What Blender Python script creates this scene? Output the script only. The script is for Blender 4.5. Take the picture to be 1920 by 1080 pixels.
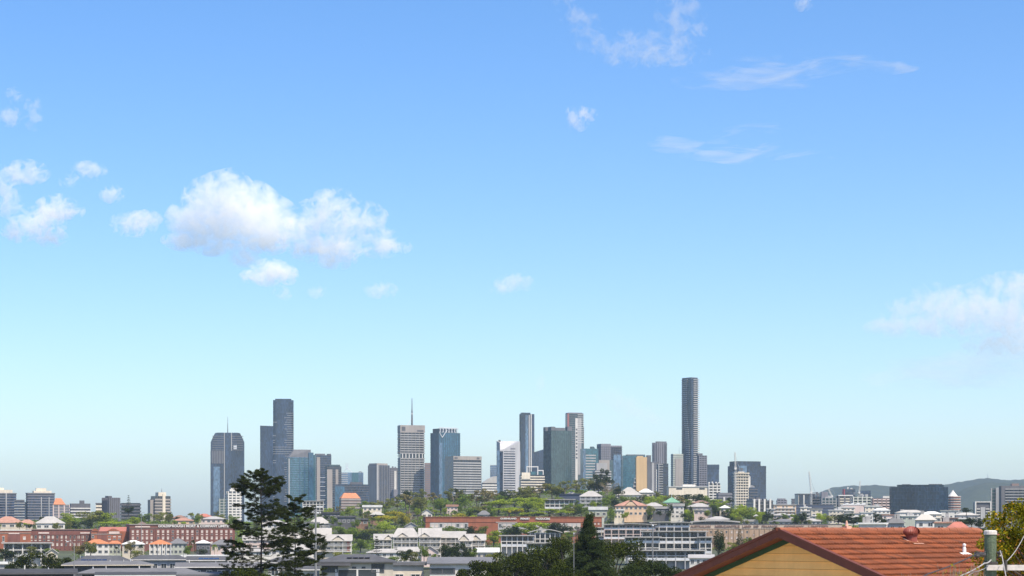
import bpy, math, random
import numpy as np
from mathutils import Vector, Matrix

random.seed(7)
sc = bpy.context.scene
for _o in list(bpy.data.objects):
    bpy.data.objects.remove(_o)
COL = sc.collection

# ------------------------------------------------------------------ camera, sky, sun, exposure
F = 3840.0          # focal length in photo pixels (1920 wide frame, 72 mm lens)
YH = 992.0          # eye level line in the photo
ZC = 22.0           # camera height above the river plain, metres
camd = bpy.data.cameras.new('camera')
cam = bpy.data.objects.new('camera', camd)
COL.objects.link(cam)
camd.sensor_width = 36.0
camd.lens = 36.0 * F / 1920.0
camd.shift_y = (YH - 540.0) / 1920.0
camd.clip_start = 0.5
camd.clip_end = 120000.0
cam.location = (0, 0, ZC)
cam.rotation_euler = (math.pi / 2, 0, 0)
sc.camera = cam

SUN_EL, SUN_AZ = math.radians(57), math.radians(140)
world = bpy.data.worlds.new('World')
sc.world = world
world.use_nodes = True
_nt = world.node_tree
_bg = _nt.nodes['Background']
_sky = _nt.nodes.new('ShaderNodeTexSky')
_sky.sky_type = 'NISHITA'
_sky.sun_disc = False
_sky.sun_elevation = SUN_EL
_sky.sun_rotation = SUN_AZ
_sky.air_density = 1.0
_sky.dust_density = 4.6
_sky.ozone_density = 1.6
_sky.altitude = 1500
_hs = _nt.nodes.new('ShaderNodeHueSaturation')      # overall colour grade of the sky, same in every direction
_hs.inputs['Saturation'].default_value = 1.32
_hs.inputs['Hue'].default_value = 0.505
_nt.links.new(_sky.outputs[0], _hs.inputs['Color'])
_nt.links.new(_hs.outputs[0], _bg.inputs[0])
_bg.inputs[1].default_value = 0.15
sund = bpy.data.lights.new('sun', 'SUN')
sund.energy = 4.8
sund.angle = math.radians(0.5)
sund.color = (1.0, 0.90, 0.75)
sun = bpy.data.objects.new('sun', sund)
COL.objects.link(sun)
_sv = Vector((math.cos(SUN_EL) * math.sin(SUN_AZ), math.cos(SUN_EL) * math.cos(SUN_AZ), math.sin(SUN_EL)))
sun.rotation_euler = (-_sv).to_track_quat('-Z', 'Y').to_euler()
sun.location = (0, 0, 200)
vs = sc.view_settings
vs.view_transform = 'Standard'
vs.look = 'None'
vs.gamma = 1.0
vs.use_curve_mapping = False
vs.exposure = 0.55
sc.cycles.max_bounces = 12
sc.cycles.diffuse_bounces = 3
sc.cycles.glossy_bounces = 3
sc.cycles.transmission_bounces = 3
sc.cycles.volume_bounces = 8
sc.cycles.transparent_max_bounces = 12
sc.cycles.volume_max_steps = 256

# ------------------------------------------------------------------ helpers
def W(px, py, D):
    return Vector(((px - 960.0) / F * D, D, ZC + (YH - py) / F * D))

class MB:
    def __init__(s):
        s.v = []; s.f = []; s.m = []
    def quad(s, a, b, c, d, m=0):
        n = len(s.v); s.v += [a, b, c, d]; s.f.append((n, n+1, n+2, n+3)); s.m.append(m)
    def poly(s, pts, m=0):
        n = len(s.v); s.v += list(pts); s.f.append(tuple(range(n, n+len(pts)))); s.m.append(m)
    def box(s, x0, x1, y0, y1, z0, z1, m=0):
        n = len(s.v)
        s.v += [(x0,y0,z0),(x1,y0,z0),(x1,y1,z0),(x0,y1,z0),(x0,y0,z1),(x1,y0,z1),(x1,y1,z1),(x0,y1,z1)]
        for f in ((0,3,2,1),(4,5,6,7),(0,1,5,4),(1,2,6,5),(2,3,7,6),(3,0,4,7)):
            s.f.append(tuple(n+i for i in f)); s.m.append(m)
    def prism(s, poly, z0, z1, m=0, top=None):
        n = len(s.v); k = len(poly); tp = top or poly
        s.v += [(x, y, z0) for x, y in poly]
        if callable(z1): s.v += [(x, y, z1(x, y)) for x, y in tp]
        else: s.v += [(x, y, z1) for x, y in tp]
        for i in range(k):
            j = (i+1) % k
            s.f.append((n+i, n+j, n+k+j, n+k+i)); s.m.append(m)
        s.f.append(tuple(n+k+i for i in range(k))); s.m.append(m)
        s.f.append(tuple(n+i for i in reversed(range(k)))); s.m.append(m)
    def tube(s, p0, p1, r0, r1, k=6, m=0, cap=True):
        p0 = Vector(p0); p1 = Vector(p1); d = (p1-p0)
        if d.length < 1e-6: return
        d.normalize()
        a = d.orthogonal().normalized(); b = d.cross(a)
        n = len(s.v)
        for p, r in ((p0, r0), (p1, r1)):
            for i in range(k):
                t = 2*math.pi*i/k
                s.v.append(tuple(p + a*(math.cos(t)*r) + b*(math.sin(t)*r)))
        for i in range(k):
            j = (i+1) % k
            s.f.append((n+i, n+j, n+k+j, n+k+i)); s.m.append(m)
        if cap:
            s.f.append(tuple(n+k+i for i in range(k))); s.m.append(m)
            s.f.append(tuple(n+i for i in reversed(range(k)))); s.m.append(m)
    def path(s, pts, r, k=6, m=0):
        for a, b in zip(pts[:-1], pts[1:]): s.tube(a, b, r, r, k, m)
    def lathe(s, prof, c=(0,0), k=20, m=0):
        n = len(s.v)
        for r, z in prof:
            for i in range(k):
                t = 2*math.pi*i/k
                s.v.append((c[0]+r*math.cos(t), c[1]+r*math.sin(t), z))
        for q in range(len(prof)-1):
            for i in range(k):
                j = (i+1) % k
                s.f.append((n+q*k+i, n+q*k+j, n+(q+1)*k+j, n+(q+1)*k+i)); s.m.append(m)
    def mesh(s, name, mats):
        me = bpy.data.meshes.new(name)
        me.from_pydata(s.v, [], s.f)
        for mt in mats: me.materials.append(M[mt] if isinstance(mt, str) else mt)
        if len(mats) > 1: me.polygons.foreach_set('material_index', s.m)
        me.update()
        return me
    def build(s, name, mats, parent=None, kind=None, loc=None):
        if isinstance(mats, str) or not isinstance(mats, (list, tuple)): mats = [mats]
        return link(name, s.mesh(name, mats), parent, kind, loc)

def link(name, data, parent=None, kind=None, loc=None):
    o = bpy.data.objects.new(name, data)
    COL.objects.link(o)
    if parent is not None: o.parent = parent
    if kind: o['kind'] = kind
    if loc is not None: o.location = loc
    return o
LABELS = {}
def tag(o, label, cat, group=None, kind=None):
    if label in LABELS: print('DUPLABEL', label)
    LABELS[label] = 1
    o['label'] = label; o['category'] = cat
    if group: o['group'] = group
    if kind: o['kind'] = kind
    return o
def empty(name, loc, rz=0.0):
    o = bpy.data.objects.new(name, None)
    COL.objects.link(o)
    o.location = loc; o.rotation_euler = (0, 0, rz); o.empty_display_size = 0.5
    return o

# ------------------------------------------------------------------ materials
M = {}
def _nodes(name):
    m = bpy.data.materials.new(name); m.use_nodes = True
    nt = m.node_tree
    return m, nt, nt.nodes['Principled BSDF']
def N(nt, t, **kw):
    n = nt.nodes.new(t)
    for k, v in kw.items(): setattr(n, k, v)
    return n
def mat(name, col, rough=0.7, var=0.15, scale=0.3, metal=0.0, spec=0.5, bump=0.0, bscale=None, rand=0.0, streak=0.0, stain=None):
    """painted or mineral surface: base colour with blotchy, streaky and per-object variation"""
    m, nt, b = _nodes(name)
    L = nt.links.new
    tc = N(nt, 'ShaderNodeTexCoord')
    nz = N(nt, 'ShaderNodeTexNoise'); nz.inputs['Scale'].default_value = scale; nz.inputs['Detail'].default_value = 5
    L(tc.outputs['Object'], nz.inputs['Vector'])
    mr = N(nt, 'ShaderNodeMapRange')
    mr.inputs['From Min'].default_value = 0.3; mr.inputs['From Max'].default_value = 0.7
    mr.inputs['To Min'].default_value = 1 - var; mr.inputs['To Max'].default_value = 1 + var
    L(nz.outputs['Fac'], mr.inputs['Value'])
    val = mr.outputs[0]
    if streak:
        mp = N(nt, 'ShaderNodeMapping'); mp.inputs['Scale'].default_value = (1, 1, 0.06)
        L(tc.outputs['Object'], mp.inputs['Vector'])
        n2 = N(nt, 'ShaderNodeTexNoise'); n2.inputs['Scale'].default_value = scale*6; n2.inputs['Detail'].default_value = 3
        L(mp.outputs[0], n2.inputs['Vector'])
        m2 = N(nt, 'ShaderNodeMapRange')
        m2.inputs['From Min'].default_value = 0.3; m2.inputs['From Max'].default_value = 0.7
        m2.inputs['To Min'].default_value = 1 - streak; m2.inputs['To Max'].default_value = 1 + streak*0.6
        L(n2.outputs['Fac'], m2.inputs['Value'])
        mu = N(nt, 'ShaderNodeMath', operation='MULTIPLY'); L(val, mu.inputs[0]); L(m2.outputs[0], mu.inputs[1]); val = mu.outputs[0]
    if rand:
        oi = N(nt, 'ShaderNodeObjectInfo')
        m3 = N(nt, 'ShaderNodeMapRange'); m3.inputs['To Min'].default_value = 1-rand; m3.inputs['To Max'].default_value = 1+rand
        L(oi.outputs['Random'], m3.inputs['Value'])
        mu = N(nt, 'ShaderNodeMath', operation='MULTIPLY'); L(val, mu.inputs[0]); L(m3.outputs[0], mu.inputs[1]); val = mu.outputs[0]
    vm = N(nt, 'ShaderNodeVectorMath', operation='SCALE')
    vm.inputs[0].default_value = col[:3]
    L(val, vm.inputs['Scale'])
    if stain:      # lichen and soot patches that run across neighbouring pieces
        gm = N(nt, 'ShaderNodeNewGeometry'); ns = N(nt, 'ShaderNodeTexNoise'); ns.inputs['Scale'].default_value = stain[1]; ns.inputs['Detail'].default_value = 6; ns.inputs['Roughness'].default_value = .7
        L(gm.outputs['Position'], ns.inputs['Vector']); ms = N(nt, 'ShaderNodeMapRange'); ms.inputs['From Min'].default_value = .5; ms.inputs['From Max'].default_value = .72; ms.inputs['To Max'].default_value = stain[2]
        L(ns.outputs['Fac'], ms.inputs['Value']); mx = N(nt, 'ShaderNodeMix', data_type='RGBA'); mx.inputs['B'].default_value = (*stain[0], 1)
        L(ms.outputs[0], mx.inputs['Factor']); L(vm.outputs[0], mx.inputs['A']); L(mx.outputs['Result'], b.inputs['Base Color'])
    else: L(vm.outputs[0], b.inputs['Base Color'])
    b.inputs['Roughness'].default_value = rough
    b.inputs['Metallic'].default_value = metal
    b.inputs['Specular IOR Level'].default_value = spec
    if bump:
        n4 = N(nt, 'ShaderNodeTexNoise'); n4.inputs['Scale'].default_value = bscale or scale*8; n4.inputs['Detail'].default_value = 4
        L(tc.outputs['Object'], n4.inputs['Vector'])
        bp = N(nt, 'ShaderNodeBump'); bp.inputs['Strength'].default_value = bump; bp.inputs['Distance'].default_value = 0.05
        L(n4.outputs['Fac'], bp.inputs['Height']); L(bp.outputs[0], b.inputs['Normal'])
    M[name] = m
    return m
def glass(name, col, pw=1.6, ph=3.6, var=0.35, refl=0.3, rough=0.14, ior=1.6, bscale=0.03):
    """curtain wall: every pane its own tint, broad reflection patches painted into the colour"""
    m, nt, b = _nodes(name)
    L = nt.links.new
    tc = N(nt, 'ShaderNodeTexCoord')
    ad = N(nt, 'ShaderNodeVectorMath', operation='ADD'); ad.inputs[1].default_value = (0.013, 0.017, 0.01)
    L(tc.outputs['Object'], ad.inputs[0])
    sn = N(nt, 'ShaderNodeVectorMath', operation='SNAP'); sn.inputs[1].default_value = (pw, pw, ph)
    L(ad.outputs[0], sn.inputs[0])
    wn = N(nt, 'ShaderNodeTexWhiteNoise', noise_dimensions='3D'); L(sn.outputs[0], wn.inputs['Vector'])
    mr = N(nt, 'ShaderNodeMapRange'); mr.inputs['To Min'].default_value = 1-var; mr.inputs['To Max'].default_value = 1+var
    L(wn.outputs['Value'], mr.inputs['Value'])
    mp = N(nt, 'ShaderNodeMapping'); mp.inputs['Scale'].default_value = (1, 1, 0.25)
    L(tc.outputs['Object'], mp.inputs['Vector'])
    nz = N(nt, 'ShaderNodeTexNoise'); nz.inputs['Scale'].default_value = bscale; nz.inputs['Detail'].default_value = 3  # slow noise that paints building reflections into the base colour
    L(mp.outputs[0], nz.inputs['Vector'])
    m2 = N(nt, 'ShaderNodeMapRange'); m2.inputs['From Min'].default_value = .35; m2.inputs['From Max'].default_value = .65
    m2.inputs['To Min'].default_value = 1-refl; m2.inputs['To Max'].default_value = 1+refl
    L(nz.outputs['Fac'], m2.inputs['Value'])
    mu = N(nt, 'ShaderNodeMath', operation='MULTIPLY'); L(mr.outputs[0], mu.inputs[0]); L(m2.outputs[0], mu.inputs[1])
    vm = N(nt, 'ShaderNodeVectorMath', operation='SCALE'); vm.inputs[0].default_value = col[:3]
    L(mu.outputs[0], vm.inputs['Scale']); L(vm.outputs[0], b.inputs['Base Color'])
    rr = N(nt, 'ShaderNodeMapRange'); rr.inputs['To Min'].default_value = rough*0.6; rr.inputs['To Max'].default_value = rough*1.6
    L(wn.outputs['Value'], rr.inputs['Value']); L(rr.outputs[0], b.inputs['Roughness'])
    b.inputs['IOR'].default_value = ior
    bp = N(nt, 'ShaderNodeBump'); bp.inputs['Strength'].default_value = 0.25; bp.inputs['Distance'].default_value = 0.08
    L(wn.outputs['Value'], bp.inputs['Height']); L(bp.outputs[0], b.inputs['Normal'])
    M[name] = m
    return m
def leaf(name, col, var=0.35, scale=1.2, trans=0.3, hue=(1.25, 1.05, 0.8)):
    """foliage: two tones mixed by noise, lit through"""
    m = bpy.data.materials.new(name); m.use_nodes = True
    nt = m.node_tree; nt.nodes.clear(); L = nt.links.new
    out = N(nt, 'ShaderNodeOutputMaterial')
    tc = N(nt, 'ShaderNodeTexCoord'); gm = N(nt, 'ShaderNodeNewGeometry')
    oi = N(nt, 'ShaderNodeObjectInfo')
    ad = N(nt, 'ShaderNodeVectorMath', operation='ADD')
    L(gm.outputs['Position'], ad.inputs[0])
    nz = N(nt, 'ShaderNodeTexNoise'); nz.inputs['Scale'].default_value = scale; nz.inputs['Detail'].default_value = 3
    L(gm.outputs['Position'], nz.inputs['Vector'])
    ri = N(nt, 'ShaderNodeMath', operation='ADD'); L(gm.outputs['Random Per Island'], ri.inputs[0]); L(nz.outputs['Fac'], ri.inputs[1])
    mr = N(nt, 'ShaderNodeMapRange'); mr.inputs['From Min'].default_value = 0.5; mr.inputs['From Max'].default_value = 1.5
    L(ri.outputs[0], mr.inputs['Value'])
    mx = N(nt, 'ShaderNodeMix', data_type='RGBA')
    c0 = tuple(c*(1-var) for c in col[:3]); c1 = tuple(c*(1+var)*h for c, h in zip(col[:3], hue))
    mx.inputs['A'].default_value = (*c0, 1); mx.inputs['B'].default_value = (*c1, 1)
    L(mr.outputs[0], mx.inputs['Factor'])
    m3 = N(nt, 'ShaderNodeMapRange'); m3.inputs['To Min'].default_value = .8; m3.inputs['To Max'].default_value = 1.2
    L(oi.outputs['Random'], m3.inputs['Value'])
    vm = N(nt, 'ShaderNodeVectorMath', operation='SCALE'); L(mx.outputs['Result'], vm.inputs[0]); L(m3.outputs[0], vm.inputs['Scale'])
    d = N(nt, 'ShaderNodeBsdfDiffuse'); t = N(nt, 'ShaderNodeBsdfTranslucent')
    L(vm.outputs[0], d.inputs[0]); L(vm.outputs[0], t.inputs[0])
    ms = N(nt, 'ShaderNodeMixShader'); ms.inputs[0].default_value = trans
    L(d.outputs[0], ms.inputs[1]); L(t.outputs[0], ms.inputs[2]); L(ms.outputs[0], out.inputs[0])
    M[name] = m
    return m

# glazing of the towers
glass('glass_slate', (.022,.038,.072), 1.5, 3.7, var=.55, refl=.45)
glass('glass_navy', (.018,.03,.055), 1.5, 3.7, var=.55, refl=.45)
glass('glass_blue', (.03,.085,.14), 1.6, 3.7, refl=.45)
glass('glass_teal', (.03,.095,.12), 1.6, 3.7, var=.25)
glass('glass_grey_teal', (.042,.072,.078), 1.6, 3.6)
glass('glass_sky', (.085,.14,.21), 1.6, 3.6, refl=.4)
glass('glass_dark', (.02,.026,.035), 1.3, 3.2, var=.5)
glass('glass_green', (.045,.08,.075), 1.4, 3.3)
glass('window_pale', (.42,.36,.32), 0.9, 1.2, var=.5, bscale=.5, rough=.4)
glass('glass_cube', (.010,.022,.036), 1.6, 3.9, var=.3, refl=.5, ior=1.4, rough=.2)
glass('window_glass', (.035,.042,.05), 0.9, 1.2, var=.6, bscale=.5)
# masonry and paint
mat('concrete', (.33,.325,.32), .85, .12, .05, streak=.15)
mat('concrete_dark', (.12,.12,.13), .85, .15, .05, streak=.15)
mat('concrete_warm', (.29,.26,.235), .85, .12, .05, streak=.15)
mat('mauve_grey', (.18,.175,.20), .8, .1, .05, streak=.1)
mat('tan_wall', (.52,.36,.19), .85, .08, .05, streak=.1)
mat('cream_wall', (.62,.55,.44), .8, .1, .1, streak=.12)
mat('white_wall', (.56,.54,.50), .75, .08, .2, streak=.12)
mat('white_trim', (.60,.585,.56), .6, .06, .4, streak=.06)
mat('pale_tower', (.40,.40,.41), .7, .08, .05, streak=.15)
mat('faded_red', (.30,.10,.09), .7, .1, .1)
mat('grey_wall', (.33,.33,.34), .8, .12, .2, streak=.12)
mat('dark_wall', (.085,.085,.095), .7, .2, .2, streak=.1)
mat('beige_wall', (.50,.45,.37), .8, .1, .2, streak=.12)
mat('pink_wall', (.55,.44,.40), .8, .1, .2, streak=.1)
mat('peach_wall', (.62,.44,.29), .8, .1, .2, streak=.1)
mat('sage_wall', (.36,.38,.32), .8, .1, .2, streak=.1)
mat('timber_wall', (.19,.11,.07), .75, .2, .4, streak=.2)
mat('navy_wall', (.045,.06,.10), .6, .15, .2)
mat('red_panel', (.62,.06,.07), .55, .08, .2)
mat('brown_band', (.22,.16,.14), .8, .1, .1)
mat('steel', (.35,.36,.38), .45, .1, .3, metal=.6)
mat('steel_pale', (.62,.63,.64), .5, .1, .3, metal=.3)
mat('crane_paint', (.62,.60,.55), .5, .1, .3)
mat('crane_red', (.5,.12,.09), .5, .1, .3)
# roofs
mat('tin_white', (.36,.345,.32), .5, .12, .15, spec=.5, streak=.08)
mat('tin_grey', (.13,.132,.14), .8, .12, .15, streak=.15)
mat('tin_pale', (.60,.60,.58), .5, .1, .15, streak=.12)
mat('tin_dark', (.045,.047,.052), .8, .2, .2, streak=.2)
mat('tin_charcoal', (.075,.078,.085), .8, .2, .2, streak=.2)
mat('roof_orange', (.42,.16,.07), .75, .15, .5, streak=.1)
mat('roof_red', (.36,.13,.09), .75, .18, .5, streak=.1)
mat('roof_pink', (.34,.185,.135), .75, .15, .5, streak=.1)
mat('roof_brown', (.20,.12,.09), .75, .18, .5, streak=.1)
mat('roof_green', (.14,.30,.20), .6, .12, .3, streak=.1)
mat('solar_panel', (.02,.025,.05), .2, .2, 1.0)
# bark, metal and foreground things
mat('bark', (.07,.055,.045), .9, .3, 2.0, bump=.6)
mat('bark_pale', (.22,.18,.14), .9, .25, 1.5, bump=.5)
mat('pine_bark', (.035,.028,.026), .9, .3, 3.0, bump=.6)
mat('pole_grey', (.20,.205,.21), .6, .1, 1.0, streak=.15)
leaf('leaf_lime', (.23,.31,.035), .35, .5, .3, (1.15,1.05,.8))
leaf('leaf_green', (.115,.185,.035), .35, .5)
leaf('leaf_olive', (.14,.17,.05), .35, .5)
leaf('leaf_brown', (.17,.165,.07), .3, .5)
leaf('leaf_dark', (.028,.046,.018), .4, .5, .2)
leaf('leaf_yellow', (.30,.29,.035), .3, .5, .3, (1.1,1.0,.8))
leaf('leaf_pine', (.026,.039,.014), .5, 2.0, .2)
leaf('leaf_fore', (.023,.040,.011), .5, 1.2, .25, (1.9,1.35,.7))
leaf('leaf_right', (.10,.13,.016), .6, 6.0, .35, (2.0,1.45,.8))
leaf('leaf_purple', (.15,.12,.14), .3, .5)
mat('brick_maroon', (.16,.062,.048), .85, .2, .25, streak=.15)
mat('brick_red', (.265,.088,.045), .85, .18, .25, streak=.15)
mat('brick_tan', (.36,.255,.175), .85, .14, .25, streak=.15)
mat('brick_pale', (.44,.36,.29), .85, .12, .25, streak=.1)

# ------------------------------------------------------------------ terrain
_D = [-400, 0, 60, 150, 300, 500, 600, 850, 900, 1000, 1200]
_Z = [14, 14.5, 15.5, 12, 8, 4, 1.5, 1.5, 5, 6.5, 9]
_PX = [-2000, 0, 150, 300, 380, 500, 620, 750, 900, 1050, 1150, 1250, 1350, 1450, 1550, 1700, 1920, 4000]
_CR = [22, 26, 29, 27, 24, 26, 33, 42, 46, 51, 51, 45, 39, 31, 24, 21, 19, 18]
def smooth(t): return t*t*(3-2*t)
def ground(x, y):
    if y <= 1200: return float(np.interp(y, _D, _Z))
    px = 960 + x/y*F
    c = float(np.interp(px, _PX, _CR))
    if y < 1650: return 9 + (c-9)*smooth((y-1200)/450)
    if y < 2300: return c + (13-c)*smooth((y-1650)/650)
    return 13.0
def Dground(px, py, lo=1150, hi=1660):
    """distance at which the ground shows at this photo pixel"""
    D = lo
    while D < hi:
        if YH - (ground((px-960)/F*D, D)-ZC)/D*F <= py: return D
        D += 5
    return hi
mat('ground_mat', (.055,.065,.028), .95, .4, .02, bump=.3, bscale=.2)
def build_ground():
    ys = list(range(-400, 1200, 80)) + list(range(1200, 2320, 40)) + [2600, 3200, 4200, 6000, 9000, 12000]
    aa = np.linspace(-1.0, 1.0, 61); aa = np.sign(aa)*np.abs(aa)**1.5*0.7
    b = MB()
    for y in ys:
        for a in aa:
            x = a*max(y, 500)
            b.v.append((x, y, ground(x, max(y, 1)) + random.uniform(-.2, .2)))
    k = len(aa)
    for j in range(len(ys)-1):
        for i in range(k-1):
            b.f.append((j*k+i, j*k+i+1, (j+1)*k+i+1, (j+1)*k+i)); b.m.append(0)
    o = b.build('ground', 'ground_mat', kind='structure')
    for p in o.data.polygons: p.use_smooth = True
build_ground()
mat('bounce_sheet_mat', (.42,.37,.30), .9, .15, .3, bump=.2)
def build_bounce_sheet():  # unseen pale sheet, added to bounce warm light onto the gable
    b = MB(); n = 12
    for i in range(n):
        for j in range(n):
            q = []
            for a_, c_ in ((i,j),(i+1,j),(i+1,j+1),(i,j+1)):
                x = -22+44*a_/n; y = 12+52*c_/n; q.append((x, y, 15.72 + .02*math.sin(x*.3)))
            b.quad(*q)
    b.build('bounce_sheet', 'bounce_sheet_mat', kind='structure')
build_bounce_sheet()
leaf('hill_forest', (.026,.036,.026), .6, .02, .0)
def build_hills():
    from mathutils import noise
    sil = [(1400,975),(1500,945),(1535,927),(1560,917),(1600,910),(1640,909),(1700,911),(1770,911),(1800,907),(1830,901),(1850,898.5),(1870,900),(1895,902),(1920,899),(1980,903),(2100,930),(2300,965)]
    xs = [s[0] for s in sil]; ysil = [s[1] for s in sil]
    def ridge(name, D, dy, depth, label):
        b = MB(); cols = np.arange(1380, 2310, 2.5); rows = np.linspace(0, 1, 34)
        for t in rows:
            for px in cols:
                d = D - depth*(1-t)
                yt = float(np.interp(px, xs, ysil)) + dy(px)
                zt = ZC + (YH-yt)/F*D
                x = (px-960)/F*d
                q = smooth(t)**0.8
                z = 12 + max(0, zt-12)*q
                z += 48*q*(1-t*.75)*noise.fractal(Vector((x*.0022, d*.0022, D*.001)), 1.0, 2.0, 4) + 5.0*noise.noise(Vector((x*.03, d*.03, 1.0)))
                b.v.append((x, d, max(z, 11)))
        k = len(cols)
        for j in range(len(rows)-1):
            for i in range(k-1):
                b.f.append((j*k+i, j*k+i+1, (j+1)*k+i+1, (j+1)*k+i)); b.m.append(0)
        o = b.build(name, 'hill_forest', kind='structure'); o['label'] = label
        for p in o.data.polygons: p.use_smooth = True
    ridge('hills', 9200, lambda p: 0, 1500, 'long blue forested range behind the city on the right')
    ridge('hills', 7600, lambda p: 22 + 14*math.sin((p-1540)/70.0), 900, 'lower wooded foothill in front of the range')
    # mast on the summit
    p = W(1852, 899, 9150); b = MB()
    for i in range(3):
        a = i*2.094; b.tube((4*math.cos(a), 4*math.sin(a), -18), (0.6*math.cos(a), .6*math.sin(a), 20), .9, .6, 4)
    b.tube((0,0,15), (0,0,30), 1.0, .5, 5)
    t = b.build('summit_mast', 'steel', loc=p); tag(t, 'thin transmission mast on top of the far hill', 'mast')
build_hills()

# ------------------------------------------------------------------ towers of the city
class Tower:
    """box block seen at its near corner: front face xc..xr, left face xl..xc (photo pixels), turned by theta"""
    def __init__(s, name, label, xl, xc, xr, ytop, D, theta=0, depth=None, ybase=None, cat='tower', group=None):
        a = math.atan((xc-960)/F); th = math.radians(theta)
        s.D = D; s.k = D/F/math.cos(a); s.th = th
        s.w = (xr-xc)*s.k/math.cos(th)
        s.d = (xc-xl)*s.k/math.sin(th) if xl < xc and theta > 0 else (depth or max(18, s.w*.8))
        s.xc = xc
        p = W(xc, 992, D)
        s.zb = ground(p.x, D) - 2 if ybase is None else ZC + (YH-ybase)/F*D
        s.h = ZC + (YH-ytop)/F*D - s.zb
        s.o = tag(empty(name, (p.x, p.y, s.zb), th - a), label, cat, group)
    def z(s, py): return ZC + (YH-py)/F*s.D - s.zb
    def x(s, px): return (px-s.xc)*s.k/math.cos(s.th)
    def body(s, m, z0=0, z1=None, ins=0.0, name='facade'):
        b = MB(); b.box(ins, s.w-ins, ins, s.d-ins, z0, s.h if z1 is None else z1)
        return b.build(name, m, s.o)
    def bands(s, m, step=3.7, th=1.3, proud=.35, z0=0, z1=None, x0=None, x1=None, name='floor_bands'):
        b = MB(); z = z0; z1 = s.h if z1 is None else z1
        X0 = -proud if x0 is None else x0; X1 = s.w+proud if x1 is None else x1
        while z + th <= z1 + .01:
            b.box(X0, X1, -proud, s.d+proud, z, z+th); z += step
        return b.build(name, m, s.o, 'stuff')
    def fins(s, m, step=3.0, wd=.5, proud=.5, z0=0, z1=None, x0=0, x1=None, left=True, name='fins'):
        b = MB(); z1 = s.h if z1 is None else z1; x = x0; x1 = s.w if x1 is None else x1
        while x <= x1 + .01:
            b.box(x-wd/2, x+wd/2, -proud, .3, z0, z1); x += step
        if left:
            y = step
            while y < s.d:
                b.box(-proud, .3, y-wd/2, y+wd/2, z0, z1); y += step
        return b.build(name, m, s.o, 'stuff')
    def box(s, name, m, x0, x1, y0, y1, z0, z1):
        b = MB(); b.box(x0, x1, y0, y1, z0, z1); return b.build(name, m, s.o)
    def fbox(s, name, m, px0, px1, py0, py1, proud=.4, dep=None):
        """panel on the front face given in photo pixels"""
        b = MB(); b.box(s.x(px0), s.x(px1), -proud, dep if dep else .2, s.z(py1), s.z(py0)); return b.build(name, m, s.o)
    def crown(s, m, px0, px1, ytop, y0=.15, y1=.85, name='crown', zlow=None):
        return s.box(name, m, s.x(px0), s.x(px1), s.d*y0, s.d*y1, s.h if zlow is None else zlow, s.z(ytop))
    def plant(s, m='concrete_dark', n=3):
        for i in range(n):
            x = s.w*random.uniform(.12, .7); wd = s.w*random.uniform(.1, .25); y = s.d*random.uniform(.15, .6)
            s.box('rooftop_plant', m, x, x+wd, y, y+s.d*.25, s.h-.2, s.h+random.uniform(1.2, 3.5))
    def mast(s, px, y0, y1, r=.7, m='steel', y=.4):
        b = MB(); x = s.x(px); z0 = s.z(y0); z1 = s.z(y1); q = s.d*y
        b.tube((x, q, z0), (x, q, z0+(z1-z0)*.55), r, r*.7, 5); b.tube((x, q, z0+(z1-z0)*.55), (x, q, z1), r*.55, r*.3, 5)
        return b.build('mast', m, s.o)

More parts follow.
